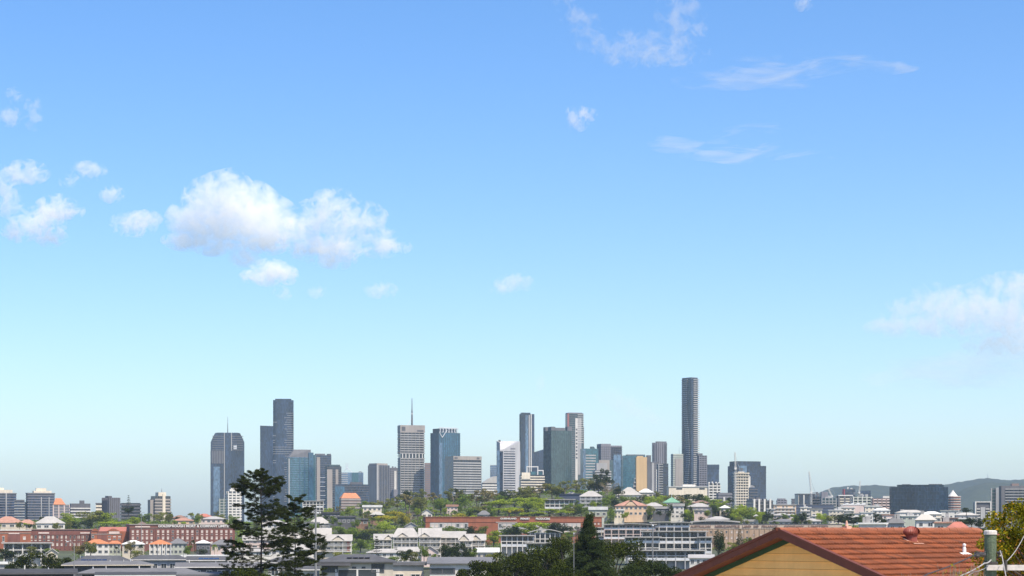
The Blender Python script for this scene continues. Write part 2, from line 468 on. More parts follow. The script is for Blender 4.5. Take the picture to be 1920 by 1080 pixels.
def city():
    # --- far left apartment towers
    t = Tower('apartment_tower', 'glass apartment tower with cream top cut by the left picture edge', -40, -30, 27, 924, 2500, 12)
    t.body('glass_slate'); t.bands('mauve_grey', 3.2, .8, .5); t.fins('concrete', 14, 1.1, .8, x0=t.x(9)); t.crown('cream_wall', -20, 22, 918); t.crown('cream_wall', -14, 8, 914, .3, .7, 'lift_room', t.h+2)
    t.box('roof_edge', 'concrete_dark', -.6, t.w+.6, -.6, t.d, t.h-1.5, t.h)
    t = Tower('apartment_tower', 'short glass wing with white top band beside the leftmost tower', 27, 27, 45, 938, 2450)
    t.body('glass_slate'); t.bands('concrete', 3.2, .9, .3); t.fbox('roof_edge', 'dark_wall', 27, 45, 937, 940, .5)
    t = Tower('apartment_tower', 'glass apartment tower with white vertical ribs and domed cream roof', 49, 52, 100, 924, 2480, 14)
    t.body('glass_slate'); t.bands('mauve_grey', 3.2, .85, .45); t.fins('concrete', 9.5, 1.0, .7, x0=t.x(76), z1=t.z(932), left=False); t.crown('cream_wall', 63, 95, 920); t.crown('cream_wall', 68, 86, 915, .3, .7, 'lift_room', t.h+2)
    t.box('roof_edge', 'concrete_dark', -.6, t.w+.6, -.6, t.d, t.h-1.5, t.h)
    t.box('side_wing', 'glass_slate', t.x(47), 0, 4, t.d-3, 0, t.z(941))
    t = Tower('apartment_block', 'low apartment block with orange hipped roof right of ribbed tower', 100, 100, 131, 946, 2300, cat='apartments')
    t.body('mauve_grey'); t.bands('concrete_warm', 3.1, .9, .4); b = MB()
    b.prism([(0,-1),(t.x(122),-1),(t.x(122),t.d),(0,t.d)], t.h, t.z(934), top=[(t.x(104),6),(t.x(114),6),(t.x(114),t.d-6),(t.x(104),t.d-6)]); b.build('roof', 'roof_orange', t.o)
    t.fins('pink_wall', 6, 1.2, .5)
    t = Tower('apartment_block', 'flat roofed dark topped block behind the big lime tree', 131, 133, 168, 944, 2250, 15, cat='apartments')
    t.body('dark_wall'); t.bands('white_wall', 3.3, 1.1, .6, z1=t.h-3); t.plant('dark_wall', 2)
    t = Tower('apartment_block', 'small cream block left of the charcoal block on ridge', 180, 180, 200, 943, 2000, cat='apartments')
    t.body('window_glass'); t.bands('cream_wall', 3.2, 1.9, .4); t.box('roof_edge','concrete_dark',-.5,t.w+.5,-.5,t.d,t.h-1,t.h)
    t = Tower('apartment_block', 'charcoal ribbed block with stepped top on the left ridge', 192, 205, 225, 933, 1950, 30, cat='apartments')
    t.body('dark_wall'); t.fins('mauve_grey', 2.2, .5, .5); t.box('lift_room','dark_wall', 0, 4, 2, 8, t.h, t.h+1.6)
    t = Tower('apartment_block', 'low dark flat block behind the pointed pine on left ridge', 226, 228, 262, 943, 2050, 14, cat='apartments')
    t.body('glass_dark'); t.bands('dark_wall', 3.3, 1.4, .7)
    t = Tower('apartment_tower', 'beige banded apartment tower with lift room and small mast', 283, 291, 319, 930, 2100, 22)
    t.body('window_glass'); t.bands('concrete_warm', 3.1, 1.7, .5); t.fbox('stair_shaft', 'cream_wall', 304, 309, 926, 990, .9); t.crown('cream_wall', 298, 312, 923); t.mast(306, 924, 915, .5)
    t.box('side_wing','concrete_warm', t.x(284), -.1, 3, t.d-2, 0, t.z(937))
    # --- 1: chamfered slate tower
    t = Tower('office_tower', 'slate glass tower with chamfered shoulders and tall mast', 395, 395, 457, 811, 3500, depth=40)
    s = t.m = t.w
    b = MB(); cz = t.z(829)
    prof = [(0,0),(t.w,0),(t.w,cz),(t.w-t.x(399)+0,t.z(822)),(t.x(449),t.z(812)),(t.x(445),t.h),(t.x(407),t.h),(t.x(403),t.z(812)),(t.x(398),t.z(822)),(0,cz)]
    prof[3] = (t.x(454), t.z(822))
    n = len(prof); b.v += [(x,0,z) for x,z in prof] + [(x,t.d,z) for x,z in prof]
    b.f.append(tuple(range(n))); b.f.append(tuple(reversed(range(n, 2*n)))); b.m += [0,0]
    for i in range(n):
        j = (i+1) % n; b.f.append((j, i, n+i, n+j)); b.m.append(0)
    b.build('facade', 'glass_slate', t.o)
    t.fbox('centre_strip', 'glass_slate', 422, 432, 812, 962, 1.2); t.fbox('strip_edge', 'concrete', 419.5, 421, 811, 960, 1.4); t.fbox('strip_edge', 'concrete', 432.5, 434, 811, 845, 1.4)
    t.fbox('dark_panel', 'glass_navy', 405, 423, 869, 874, .5); t.fbox('lower_glass', 'glass_sky', 400, 412, 875, 960, .6); t.fbox('lower_glass', 'glass_navy', 412, 420, 875, 935, .7)
    t.fbox('louvre_panel', 'concrete_dark', 397, 419, 845, 869, .3); t.fbox('sign_panel', 'steel_pale', 437, 443, 834, 842, .5); t.fins('glass_navy', 4.5, .7, .5, z1=t.z(845), left=False)
    b = MB(); z = t.z(844)
    while z < t.z(816): b.box(t.x(398), t.x(421), -.5, .2, z, z+1.1); b.box(t.x(433), t.x(455), -.5, .2, z, z+1.1); z += 3.9
    b.build('louvres', 'concrete_dark', t.o, 'stuff'); t.mast(426.5, 811, 780, .8, 'concrete_dark')
    t = Tower('apartment_tower', 'pale balconied apartment tower with stepped round top before slate tower', 424, 428, 452, 921, 2300, 18)
    t.body('window_glass'); t.bands('white_wall', 3.1, 1.5, .5); t.fins('white_wall', 4.6, 1.2, .7); t.crown('white_wall', 431, 449, 917, .1, .9); t.crown('white_wall', 435, 445, 914.5, .3, .7, 'lift_room', t.h+2)
    t = Tower('apartment_block', 'greenish low tower in front of the slate tower base', 410, 412, 429, 935, 2400, 15)
    t.body('glass_green'); t.bands('concrete', 3.2, .8, .4); t.fins('sage_wall', 5, 1, .4)
    # --- slate pair
    t = Tower('office_tower', 'plain slate blue tower just left of the tall banded one', 488, 488, 515, 798, 3650, depth=34)
    t.body('glass_slate', z1=t.z(800)); t.fins('glass_navy', 3.4, .6, .4, left=False); b = MB(); b.prism([(0,0),(t.w,0),(t.w,t.d),(0,t.d)], t.z(800)-.1, lambda x, y: t.z(798) - x/t.w*1.0); b.build('parapet', 'glass_navy', t.o)
    t = Tower('office_tower', 'tallest slate blue glass tower left of centre with pale floor bands', 512, 512, 550, 750, 3400, depth=36)
    pl = [(0,3),(4,0),(t.w-4,0),(t.w,3),(t.w,t.d),(0,t.d)]
    b = MB(); b.prism(pl, 0, t.h); b.build('facade', 'glass_slate', t.o)
    t.crown('glass_navy', 516, 546, 747.5, .05, .9)
    b = MB()
    for i in range(62):
        z = 12 + i*3.75
        if z > t.h-20: break
        x0 = t.w*random.uniform(.52, .7) if not (i in (33,34,35,36)) else 0
        b.box(x0, t.w+.3, -.45, t.d*.5, z, z+.55)
        if random.random() < .5: b.box(-.3, t.w*random.uniform(.06,.2), -.45, 3.5, z, z+.55)
    b.build('floor_bands', 'concrete', t.o, 'stuff'); t.fbox('plant_floor', 'glass_navy', 512, 550, 813, 821, .25)
    t = Tower('office_tower', 'teal glass tower with steep slanted dark roof and stepped top', 538, 542, 583, 857, 3300, 16)
    t.body('glass_teal'); t.bands('glass_sky', 3.7, .9, .3); t.fins('glass_blue', 8, 1.6, .8, x0=t.x(562), x1=t.x(582), left=False)
    b = MB(); b.prism([(0,0),(t.w,0),(t.w,t.d),(0,t.d)], t.h-.05, t.z(842.5), top=[(t.x(553),t.d*.35),(t.w,t.d*.1),(t.w,t.d*.8),(t.x(553),t.d*.8)]); b.build('roof', 'concrete_dark', t.o)
    t.box('step_bay', 'glass_teal', t.w, t.x(592), 3, t.d, 0, t.z(852)); t.box('step_bay', 'glass_blue', t.x(578), t.x(587), -1.5, t.d*.5, 0, t.z(848)); t.fbox('corner_strip', 'concrete', 541, 543, 860, 960, .6)
    t = Tower('office_tower', 'dark slate tower with paler left strip right of the teal tower', 590, 593, 621, 853, 3400, 14)
    t.body('glass_navy'); t.bands('concrete_dark', 3.7, .5, .25); t.fbox('pale_strip', 'concrete_warm', 594, 600, 857, 960, .7); t.crown('concrete_dark', 593, 610, 850.5); t.box('lift_room','dark_wall',t.x(616),t.x(621),2,12,t.h-.1,t.z(850.5))
    t.bands('steel_pale', 7.4, .7, .5, z1=t.z(890), name='balcony_edges', x0=t.x(600), x1=t.x(612))
    t = Tower('office_tower', 'beige and dark glass striped tower beside slate towers', 610, 613, 640, 874, 3250, 14)
    t.body('glass_dark'); t.fbox('pale_pier', 'concrete_warm', 613, 623, 880, 960, .8); t.fbox('pale_pier', 'concrete_warm', 629, 634, 880, 915, .8); t.bands('concrete_dark', 3.6, .6, .4); t.crown('glass_grey_teal', 618, 638, 871)
    t = Tower('hospital_block', 'pale far block with a spidery rooftop spire', 640, 640, 681, 886, 4200, depth=40, cat='building')
    t.body('glass_sky'); t.bands('concrete', 4, 1.5, .4, x1=t.x(652)); t.fbox('end_bay', 'glass_teal', 660, 672, 886, 912, .8)
    b = MB()
    for px, py in ((644,885),(660,885)): b.tube((t.x(px), 8, t.z(py)), (t.x(650.5), 8, t.z(877)), .7, .7, 5)
    for q in (648.5, 650.5, 652.5): b.tube((t.x(650.5)+ (q-650.5)*.6, 8, t.z(880)), (t.x(q), 8, t.z(868)), .55, .4, 5)
    b.build('spire', 'steel_pale', t.o)
    b = MB(); b.path([(t.x(672),6,t.z(886)),(t.x(674),6,t.z(884)),(t.x(678),6,t.z(885)),(t.x(681),6,t.z(890))], .8, 5); b.build('roof_hoop', 'concrete_dark', t.o)
    t = Tower('office_block', 'wide dark navy block low between the beige towers', 628, 631, 692, 908, 3050, 12, cat='building')
    t.body('glass_navy'); t.bands('dark_wall', 3.7, .8, .3); t.fbox('blue_bay', 'glass_blue', 628, 646, 912, 955, .6); t.plant('dark_wall', 3)
    t = Tower('apartment_block', 'brown terraced block with glowing orange sloped roof', 636, 640, 676, 934, 2400, 14, cat='apartments')
    t.body('brown_band'); t.bands('concrete_warm', 3.2, 1.2, .6); b = MB()
    b.prism([(0,0),(t.w,0),(t.w,t.d),(0,t.d)], t.h-.05, t.z(924), top=[(t.x(647),5),(t.x(669),5),(t.x(669),t.d-3),(t.x(647),t.d-3)]); b.build('roof', 'roof_orange', t.o)
    t = Tower('office_tower', 'concrete tower with beige left face and dark right face', 690, 707, 731, 872, 3200, 38)
    t.body('concrete_dark'); b = MB(); b.box(-.4, .1, .2, t.d-.2, 0, t.h-.5); b.build('beige_face', 'concrete_warm', t.o); t.fins('glass_navy', 3.2, 1.0, .4, left=False); t.fbox('pale_edge', 'concrete', 706, 709.5, 872, 962, .6)
    t.box('roof_lid', 'concrete_warm', 1, t.w-3, 2, t.d-1, t.h, t.z(868.5))
    t = Tower('office_tower', 'grey tower with bright white edge strip left of mast tower', 730, 732, 748, 877, 3400, 15)
    t.body('concrete_dark'); t.bands('mauve_grey', 3.6, .9, .3); t.fbox('white_strip', 'white_wall', 739, 743, 883, 922, .9); t.plant('concrete_dark', 2)
    t.box('side_block', 'mauve_grey', t.x(734), t.x(745), -14, -2, 0, t.z(918))
    # --- mast tower
    t = Tower('office_tower', 'pale banded tower with open service floor and tall mast', 746, 751, 796, 797, 3300, 12)
    t.body('glass_dark', ins=.6); gap0, gap1 = t.z(858), t.z(850.5)
    t.bands('concrete', 3.75, 1.7, .4, z1=gap0); t.bands('concrete', 3.75, 1.6, .6, z0=gap1, z1=t.z(811)); t.fins('concrete_warm', 6.2, .5, .5, z1=gap0); t.fins('concrete_warm', 6.2, .4, .55, z0=gap1, z1=t.z(811))
    t.box('crown', 'concrete_warm', -.6, t.w+.6, -.6, t.d+.6, t.z(811), t.h); t.fbox('crown_opening', 'dark_wall', 753, 760, 800, 808, .75); t.fbox('crown_slot', 'dark_wall', 782, 794, 806, 809, .75)
    for q in range(7):
        t.fbox('gap_column', 'white_trim', 754+q*6.2, 755.6+q*6.2, 850, 858.5, .5, 1.2)
    b = MB(); z = t.z(855)
    while z < t.z(815): b.box(-2.6, -.5, 2, t.d*.6, z, z+.8); z += 5.6
    b.build('balconies', 'concrete_warm', t.o, 'stuff')
    t.mast(774.5, 797, 746, 1.7, 'concrete_dark')
    b = MB(); b.tube((t.x(765), t.d*.4, t.h), (t.x(774), t.d*.4, t.z(783)), .5, .4, 4); b.tube((t.x(773), t.d*.4, t.z(775)), (t.x(776), t.d*.4, t.z(775)), 1.2, 1.2, 6); b.build('mast_strut', 'steel_pale', t.o)
    t = Tower('office_tower', 'narrow brown block squeezed between mast tower and teal tower', 796, 796, 810, 868, 3450)
    t.body('brown_band'); t.bands('mauve_grey', 3.7, 1, .3)
    t = Tower('office_tower', 'teal blue glass tower crowned with an open steel truss', 807, 823, 863, 811, 3250, 30)
    t.body('glass_blue'); t.bands('glass_teal', 3.8, .8, .25); t.fins('glass_sky', 22, 5.5, .7, x0=t.x(826), x1=t.x(830), left=False, z1=t.z(830)); t.fins('glass_navy', 4, .5, .3)
    t.box('crown', 'glass_navy', 3, t.w-5, 3, t.d-2, t.h, t.z(803)); b = MB()
    for i in range(7):
        x = 2.5 + (t.w-7)*i/6; b.tube((x, 2.4, t.h), (x+2.6, 2.4, t.z(802)), .45, .45, 4); b.tube((x+2.6, 2.4, t.h), (x, 2.4, t.z(802)), .45, .45, 4)
    b.box(2, t.w-4, 2, 2.8, t.z(802.5), t.z(801)); b.tube((t.x(824),-.5,t.z(811)), (t.x(829),-.5,t.z(820)), .6,.6,4); b.tube((t.x(838),-.5,t.z(806)), (t.x(829),-.5,t.z(820)), .6,.6,4)
    b.build('roof_truss', 'steel_pale', t.o)
    t = Tower('office_block', 'broad pale banded office block with dark left flank', 834, 850, 903, 855, 3000, 24, cat='building')
    t.body('glass_dark'); t.bands('concrete', 3.7, 1.75, .45, z1=t.z(863), x0=.05); t.box('top_storey', 'concrete_warm', .1, t.w+.3, -.3, t.d, t.z(862), t.h)
    t.fbox('top_opening', 'dark_wall', 852, 858, 857, 860.5, .45); t.fbox('top_opening', 'dark_wall', 894, 899, 857, 860.5, .45); b = MB(); b.box(-.7, -.05, 0, t.d, 0, t.z(857)); b.build('flank', 'glass_slate', t.o)
    t = Tower('hall', 'low white building with curved roof beneath the banded block', 903, 905, 931, 905, 2700, 15, cat='building')
    t.body('glass_dark'); t.bands('white_wall', 3.4, 1.9, .5); b = MB(); k = 8
    pr = [(t.w*i/k, t.h + (t.z(893)-t.h)*math.sin(math.pi*.5*i/k)) for i in range(k+1)]
    b.v += [(x, -1, z) for x, z in pr] + [(x, t.d, z) for x, z in pr]
    for i in range(k): b.f.append((i, i+1, k+2+i, k+1+i)); b.m.append(0)
    b.poly([(x, -1, z) for x, z in pr] + [(t.w, -1, t.h-.5), (0, -1, t.h-.5)]); b.build('roof', 'tin_white', t.o)
    t = Tower('office_tower', 'small pale glass tower left of the white notched tower', 919, 919, 933, 872, 3600)
    t.body('glass_sky'); t.bands('concrete', 3.7, .7, .3)
    # --- notched white tower
    t = Tower('office_tower', 'white tower with V notched sloping crown and banded windows', 931, 937, 975, 846, 3100, 20)
    t.body('glass_navy', z1=t.z(846)); t.bands('pale_tower', 3.7, 2.0, .4, x0=t.x(944), x1=t.x(966)); t.box('white_pier', 'pale_tower', t.x(966), t.w+.4, -.5, t.d, 0, t.z(846)); t.fbox('corner_pier', 'glass_sky', 931.5, 936.5, 845, 930, .6); t.fbox('white_pier', 'pale_tower', 942.8, 944.2, 845, 925, .7)
    b = MB(); h0 = t.z(846)
    fr = [(0, t.z(828)), (t.x(938.5), t.z(845)), (t.x(943), t.z(845)), (t.w, t.z(827))]
    b.poly([(0,-.5,h0-.1),(t.w,-.5,h0-.1),(t.w,-.5,t.z(827)),(t.x(943),-.5,t.z(843)),(t.x(938),-.5,t.z(843)),(0,-.5,t.z(830))])
    b.quad((0,-.5,t.z(830)),(t.x(938),-.5,t.z(843)),(t.x(938),t.d,t.z(826)),(0,t.d,t.z(826))); b.quad((t.x(943),-.5,t.z(843)),(t.w,-.5,t.z(827)),(t.w,t.d,t.z(826)),(t.x(943),t.d,t.z(826))); b.quad((t.x(938),-.5,t.z(843)),(t.x(943),-.5,t.z(843)),(t.x(943),t.d,t.z(826)),(t.x(938),t.d,t.z(826)))
    b.quad((t.w,-.5,h0-.1),(t.w,t.d,h0-.1),(t.w,t.d,t.z(826)),(t.w,-.5,t.z(827))); b.quad((0,-.5,h0-.1),(0,-.5,t.z(830)),(0,t.d,t.z(826)),(0,t.d,h0-.1))
    b.build('crown', 'pale_tower', t.o); t.fbox('sign_panel', 'mauve_grey', 957, 966, 839.5, 842.5, .7); t.box('roof_beacon', 'dark_wall', 1, 4, t.d*.5, t.d*.6, t.z(828), t.z(824.5))
    t = Tower('office_tower', 'slim blue tower with white vertical stripes right of notched tower', 974, 978, 1002, 776, 3300, 20)
    t.body('glass_slate'); t.fbox('white_stripe', 'white_wall', 995, 996.6, 776, 900, .8); t.fbox('white_stripe', 'concrete', 991, 993.5, 778, 900, .8); t.fbox('dark_stripe', 'glass_navy', 979, 984, 780, 900, .5); t.fbox('pale_stripe','glass_sky',985,990,778,900,.4); t.crown('glass_slate', 979, 995, 773.5, .1, .8); t.fins('glass_navy', 2.4, .3, .3)
    t = Tower('office_tower', 'dark blue block with raking roofline left of grey teal tower', 1000, 1001, 1024, 846, 3600, 10)
    b = MB(); b.prism([(0,0),(t.w,0),(t.w,t.d),(0,t.d)], 0, lambda x, y: t.z(848)+ x/t.w*(t.z(841)-t.z(848))); b.build('facade', 'glass_navy', t.o); t.bands('glass_slate', 3.7, .6, .3, z1=t.z(849))
    t = Tower('office_block', 'cream low block with white rooftop frames below the slim tower', 974, 977, 1021, 890, 2750, 12, cat='building')
    t.body('glass_dark'); t.bands('cream_wall', 3.5, 1.6, .4); t.box('cream_box', 'cream_wall', t.x(978), t.x(994), -1, t.d, t.h-6, t.z(886)); t.box('teal_box', 'glass_teal', t.x(996), t.x(1018), 3, t.d, t.h, t.z(884)); b = MB()
    for a_, c_ in ((988,1010),(1008,1020)):
        yt = 874 if a_ < 1000 else 881
        b.box(t.x(a_), t.x(a_)+1.1, 2, 3, t.h, t.z(yt)); b.box(t.x(c_)-1.1, t.x(c_), 2, 3, t.h, t.z(yt)); b.box(t.x(a_), t.x(c_), 1.9, 3.1, t.z(yt)-1.2, t.z(yt)-.05)
    b.build('roof_frames', 'white_trim', t.o)
    # --- grey teal castle-topped tower
    t = Tower('office_tower', 'grey teal ribbed tower with battlement like roof corners', 1019, 1034, 1072, 807, 3000, 24)
    t.body('glass_grey_teal'); t.fins('glass_green', 3.1, .8, .6); t.bands('glass_grey_teal', 3.6, .5, .3)
    t.box('corner_turret', 'concrete_dark', -.4, 6, -.4, t.d*.4, t.h, t.z(800)); t.box('corner_turret', 'concrete_dark', t.w-7, t.w+.4, -.4, 8, t.h, t.z(799.5)); t.box('corner_turret', 'concrete_dark', -.4, 5, t.d-8, t.d, t.h, t.z(799.5)); t.box('roof_plant', 'concrete_dark', t.w*.25, t.w*.72, 4, t.d-4, t.h, t.z(801.5))
    t = Tower('apartment_tower', 'tall tower with white pierced column edge behind ribbed tower', 1060, 1066, 1094, 775, 3250, 16)
    t.body('glass_grey_teal'); t.bands('concrete_dark', 3.4, .8, .3); t.fbox('white_column', 'white_wall', 1078.5, 1083, 784, 915, .9); t.fbox('pale_column', 'concrete', 1083.5, 1090, 784, 890, .5); t.crown('mauve_grey', 1066, 1092, 773.5, 0, .9); t.fbox('red_panel', 'faded_red', 1064, 1067, 775, 800, .2)
    for q in range(9): t.fbox('porthole', 'dark_wall', 1079.3, 1082.3, 803.5+q*6.6, 807+q*6.6, 1.0)
    t.bands('white_wall', 3.4, .7, .8, z0=t.z(830), x0=t.x(1083), x1=t.x(1094), name='balconies'); t.box('side_wing', 'concrete_dark', t.w, t.x(1096), 3, t.d, 0, t.z(800))
    t = Tower('office_block', 'teal and white banded block right of the pierced column tower', 1088, 1093, 1122, 841, 3100, 18, cat='building')
    t.body('glass_teal'); t.bands('concrete', 4.2, 1.8, .4, x0=t.x(1097), x1=t.x(1117), z1=t.z(852)); t.fbox('pale_edge', 'glass_sky', 1093, 1098, 843, 912, .6); t.plant('glass_grey_teal', 3)
    t = Tower('office_tower', 'mauve grey twin topped block above teal podium glass', 1119, 1127, 1167, 836, 3200, 20)
    t.body('glass_grey_teal', z1=t.z(862)); t.box('upper_block', 'mauve_grey', 0, t.w*.46, 0, t.d, t.z(862), t.z(832)); t.box('upper_block', 'mauve_grey', t.w*.46, t.w, 2, t.d, t.z(862), t.z(835)); t.bands('concrete_dark', 3.6, .5, .3, z0=t.z(860)); t.fbox('pale_bay', 'glass_sky', 1150, 1164, 852, 915, .8); t.fins('concrete_dark', 3.0, .4, .4, z0=t.z(862))
    t = Tower('apartment_block', 'white stepped terrace block below mauve grey tower', 1112, 1116, 1145, 882, 2600, 14, cat='apartments')
    t.body('glass_dark'); t.bands('concrete', 3.2, 1.8, .7); t.box('upper_terrace', 'concrete', t.x(1120), t.x(1140), 4, t.d, t.h, t.z(868)); t.box('upper_terrace', 'concrete_warm', t.x(1126), t.x(1146), 8, t.d, t.h, t.z(862))
    t = Tower('office_block', 'teal blue glass block left of the tan walled tower', 1165, 1168, 1210, 854, 3300, 12, cat='building')
    t.body('glass_teal'); t.bands('glass_blue', 3.7, .7, .25); t.box('roof_edge','dark_wall', t.x(1176), t.w, 2, t.d, t.h, t.z(852))
    t = Tower('apartment_tower', 'tower with blank tan end wall and dark grey side', 1191, 1193, 1220, 857, 2500, 8, depth=30)
    t.body('tan_wall'); t.box('grey_side', 'concrete_dark', t.x(1213.5), t.w+.4, -.4, t.d, 0, t.z(853.5)); t.box('roof_step', 'tan_wall', t.x(1195), t.x(1206), 1, 9, t.h, t.z(855))
    b = MB()
    for q in range(9):
        z = t.z(955) + q*4.6; b.box(-9+q*.9, -.2, 1, t.d, z, z+1.5); b.box(-7.5+q*.9, -.2, 2, t.d-1, z+1.5, z+4.6, 1)
    b.build('stepped_balconies', ['concrete', 'glass_dark'], t.o, 'stuff')
    t = Tower('apartment_tower', 'slim grey tower with white front strip right of tan tower', 1216, 1220, 1234, 866, 2900, 18)
    t.body('concrete_dark'); t.fbox('white_strip', 'concrete', 1222, 1226, 868, 925, .7); t.fbox('white_strip', 'white_wall', 1230, 1232, 880, 925, .7); t.bands('mauve_grey', 3.4, .6, .3)
    t = Tower('apartment_tower', 'grey curved twin slab tower rising behind slim white strip tower', 1221, 1224, 1251, 830, 3500, 14)
    pl = [(t.w*.5 + t.w*.5*math.cos(u)*1.0, t.d*.5 + t.d*.5*math.sin(u)) for u in [i*math.pi/8 for i in range(16)]]
    b = MB(); b.prism(pl, 0, t.h); b.build('facade', 'mauve_grey', t.o); t.box('slab', 'concrete_dark', t.x(1231), t.x(1250), 2, t.d-4, 0, t.z(827.5)); t.fins('concrete_dark', 3.5, .8, .5, left=False)
    t = Tower('apartment_tower', 'dark balconied apartment tower in front of the curved slab tower', 1232, 1235, 1253, 869, 2700, 16)
    t.body('glass_dark'); t.bands('concrete', 3.2, .8, .7, x0=t.x(1234), x1=t.x(1243)); t.fins('concrete', 5.5, .9, .8, x0=0, x1=4); t.bands('glass_slate', 3.2, .5, .3)
    t = Tower('apartment_tower', 'green grey concrete tower with thin rooftop mast beside tallest tower', 1258, 1262, 1281, 851, 3100, 18)
    t.body('sage_wall'); t.fbox('side_slab', 'concrete_warm', 1266, 1280, 860, 930, .8); t.bands('concrete_dark', 3.3, .6, .3); t.mast(1275, 851, 837, .3)
    # --- tallest tower
    t = Tower('skyscraper', 'tallest dark tower on the right with wavy white balcony edges', 1278, 1296, 1309, 709, 3300, 40)
    t.body('glass_navy', ins=.4); b = MB(); c = MB(); i = 0; z = 10
    while z < t.h-2:
        u = z/t.h; wv = .5+.5*math.sin(u*9.0)
        b.box(-.7, t.w+.7, -.7, t.d+.7, z, z+.5)
        c.box(-1.7, -.4, t.d*(.12+.3*wv), t.d*(.45+.35*wv), z+.05, z+1.35); c.box(t.w*.25, t.w+1.6, -1.7, -.4, z+.05, z+1.35)
        z += 3.35
    b.build('floor_slabs', 'concrete_dark', t.o, 'stuff'); c.build('balcony_edges', 'concrete', t.o, 'stuff')
    t.box('crown', 'concrete_dark', .6, t.w-.6, .6, t.d-.6, t.h-3, t.z(707.3)); t.fbox('dark_edge', 'glass_slate', 1296, 1299, 712, 930, .75)
    t = Tower('apartment_tower', 'mauve banded apartment tower right behind the tallest tower', 1307, 1311, 1325, 854, 3000, 18)
    t.body('window_glass'); t.bands('mauve_grey', 3.2, 1.5, .5); t.fins('mauve_grey', 3.8, .8, .6); t.crown('concrete_dark', 1309, 1318, 850)
    t = Tower('office_block', 'plain blue glass block right of the mauve apartment tower', 1324, 1326, 1348, 873, 3200, 12, cat='building')
    t.body('glass_slate'); t.bands('glass_navy', 3.7, .9, .3, z0=t.z(884)); t.box('top_storey','glass_navy', -.3, t.w+.3, -.3, t.d, t.z(880), t.z(871))
    t = Tower('apartment_block', 'white balconied block with ragged roof below blue block', 1326, 1329, 1350, 906, 2300, 16, cat='apartments')
    t.body('glass_dark'); t.bands('white_wall', 3.1, 1.2, .7); t.fins('white_wall', 4.8, 1, .8)
    for q in (1329, 1335, 1342, 1347): t.box('roof_screen', 'white_wall', t.x(q), t.x(q)+1.6, 1, 4, t.h, t.z(902.5+random.uniform(0,1.5)))
    t = Tower('office_block', 'long cream flat block with dark strip windows on the hill', 1250, 1254, 1326, 913, 2050, 8, cat='building')
    t.body('cream_wall'); t.fbox('window_band', 'window_glass', 1268, 1279, 915, 918, .1); t.fbox('window_band', 'window_glass', 1311, 1321, 915, 918, .1); t.box('upper_storey', 'white_wall', t.x(1281), t.x(1305), 4, t.d-4, t.h, t.z(908)); t.box('roof_edge', 'white_trim', -.6, t.w+.6, -.6, t.d, t.h, t.h+.5)
    t = Tower('car_park', 'grey low block in shade between white block and blue tower', 1344, 1347, 1372, 924, 2200, 12, cat='building')
    t.body('concrete_dark'); t.bands('mauve_grey', 3.3, 1.2, .5); t.box('white_pier', 'white_wall', t.x(1356), t.x(1359), -1, 1, 0, t.z(932))
    # --- blue tower right
    t = Tower('office_tower', 'broad dark blue glass tower with narrower top storeys', 1365, 1382, 1436, 873, 2900, 26)
    t.body('glass_slate'); t.bands('glass_navy', 3.8, .7, .25); b = MB(); b.box(-.4, -.05, 0, t.d, 0, t.h-.5); b.build('left_face', 'glass_navy', t.o); t.box('crown', 'glass_navy', -4 if False else .8, t.x(1427), 2, t.d-3, t.h, t.z(864.5)); t.fbox('pale_bay', 'glass_sky', 1386, 1400, 873, 890, .4); t.fbox('dark_slot', 'glass_navy', 1401, 1405, 873, 915, .5)
    b = MB(); b.poly([(-.6, 4, t.z(882)), (-.6, 4, t.z(930)), (-.6, t.d*.5, t.z(905)), (-.6, t.d*.75, t.z(885))]); b.build('blue_facet', 'glass_blue', t.o)
    t = Tower('apartment_tower', 'unfinished pale tan tower wrapped in scaffold grid', 1376, 1379, 1403, 886, 2450, 12, cat='tower')
    t.body('window_glass'); t.bands('cream_wall', 3.2, 1.1, .8); t.fins('beige_wall', 3.1, .8, .7); t.box('side_stack', 'white_wall', t.w, t.x(1407.5), 2, t.d, 0, t.z(893)); t.bands('cream_wall', 3.2, 1.0, 1.2, z0=t.z(893)); t.box('core', 'cream_wall', 4, t.w-4, 4, t.d-4, t.h, t.z(884))
    t = Tower('apartment_block', 'dark mid block with pale roof clutter right of tan tower', 1404, 1406, 1420, 914, 2350, 12, cat='apartments')
    t.body('glass_slate'); t.bands('concrete_dark', 3.3, .9, .4); t.plant('concrete', 3)
    t = Tower('apartment_block', 'block with four white piers between dark glass bays', 1399, 1412, 1449, 938, 1900, 20, cat='apartments')
    t.body('glass_dark'); t.bands('concrete_dark', 3.2, .7, .3); 
    for q in (1412, 1421, 1431, 1441.5): t.fbox('pier', 'white_wall', q, q+3.2, 935.5, 990, 1.4)
    t.box('upper_storey', 'mauve_grey', -4 if False else .5, t.w*.5, 3, t.d, t.h, t.z(935.5)); t.plant('dark_wall', 2)
city()
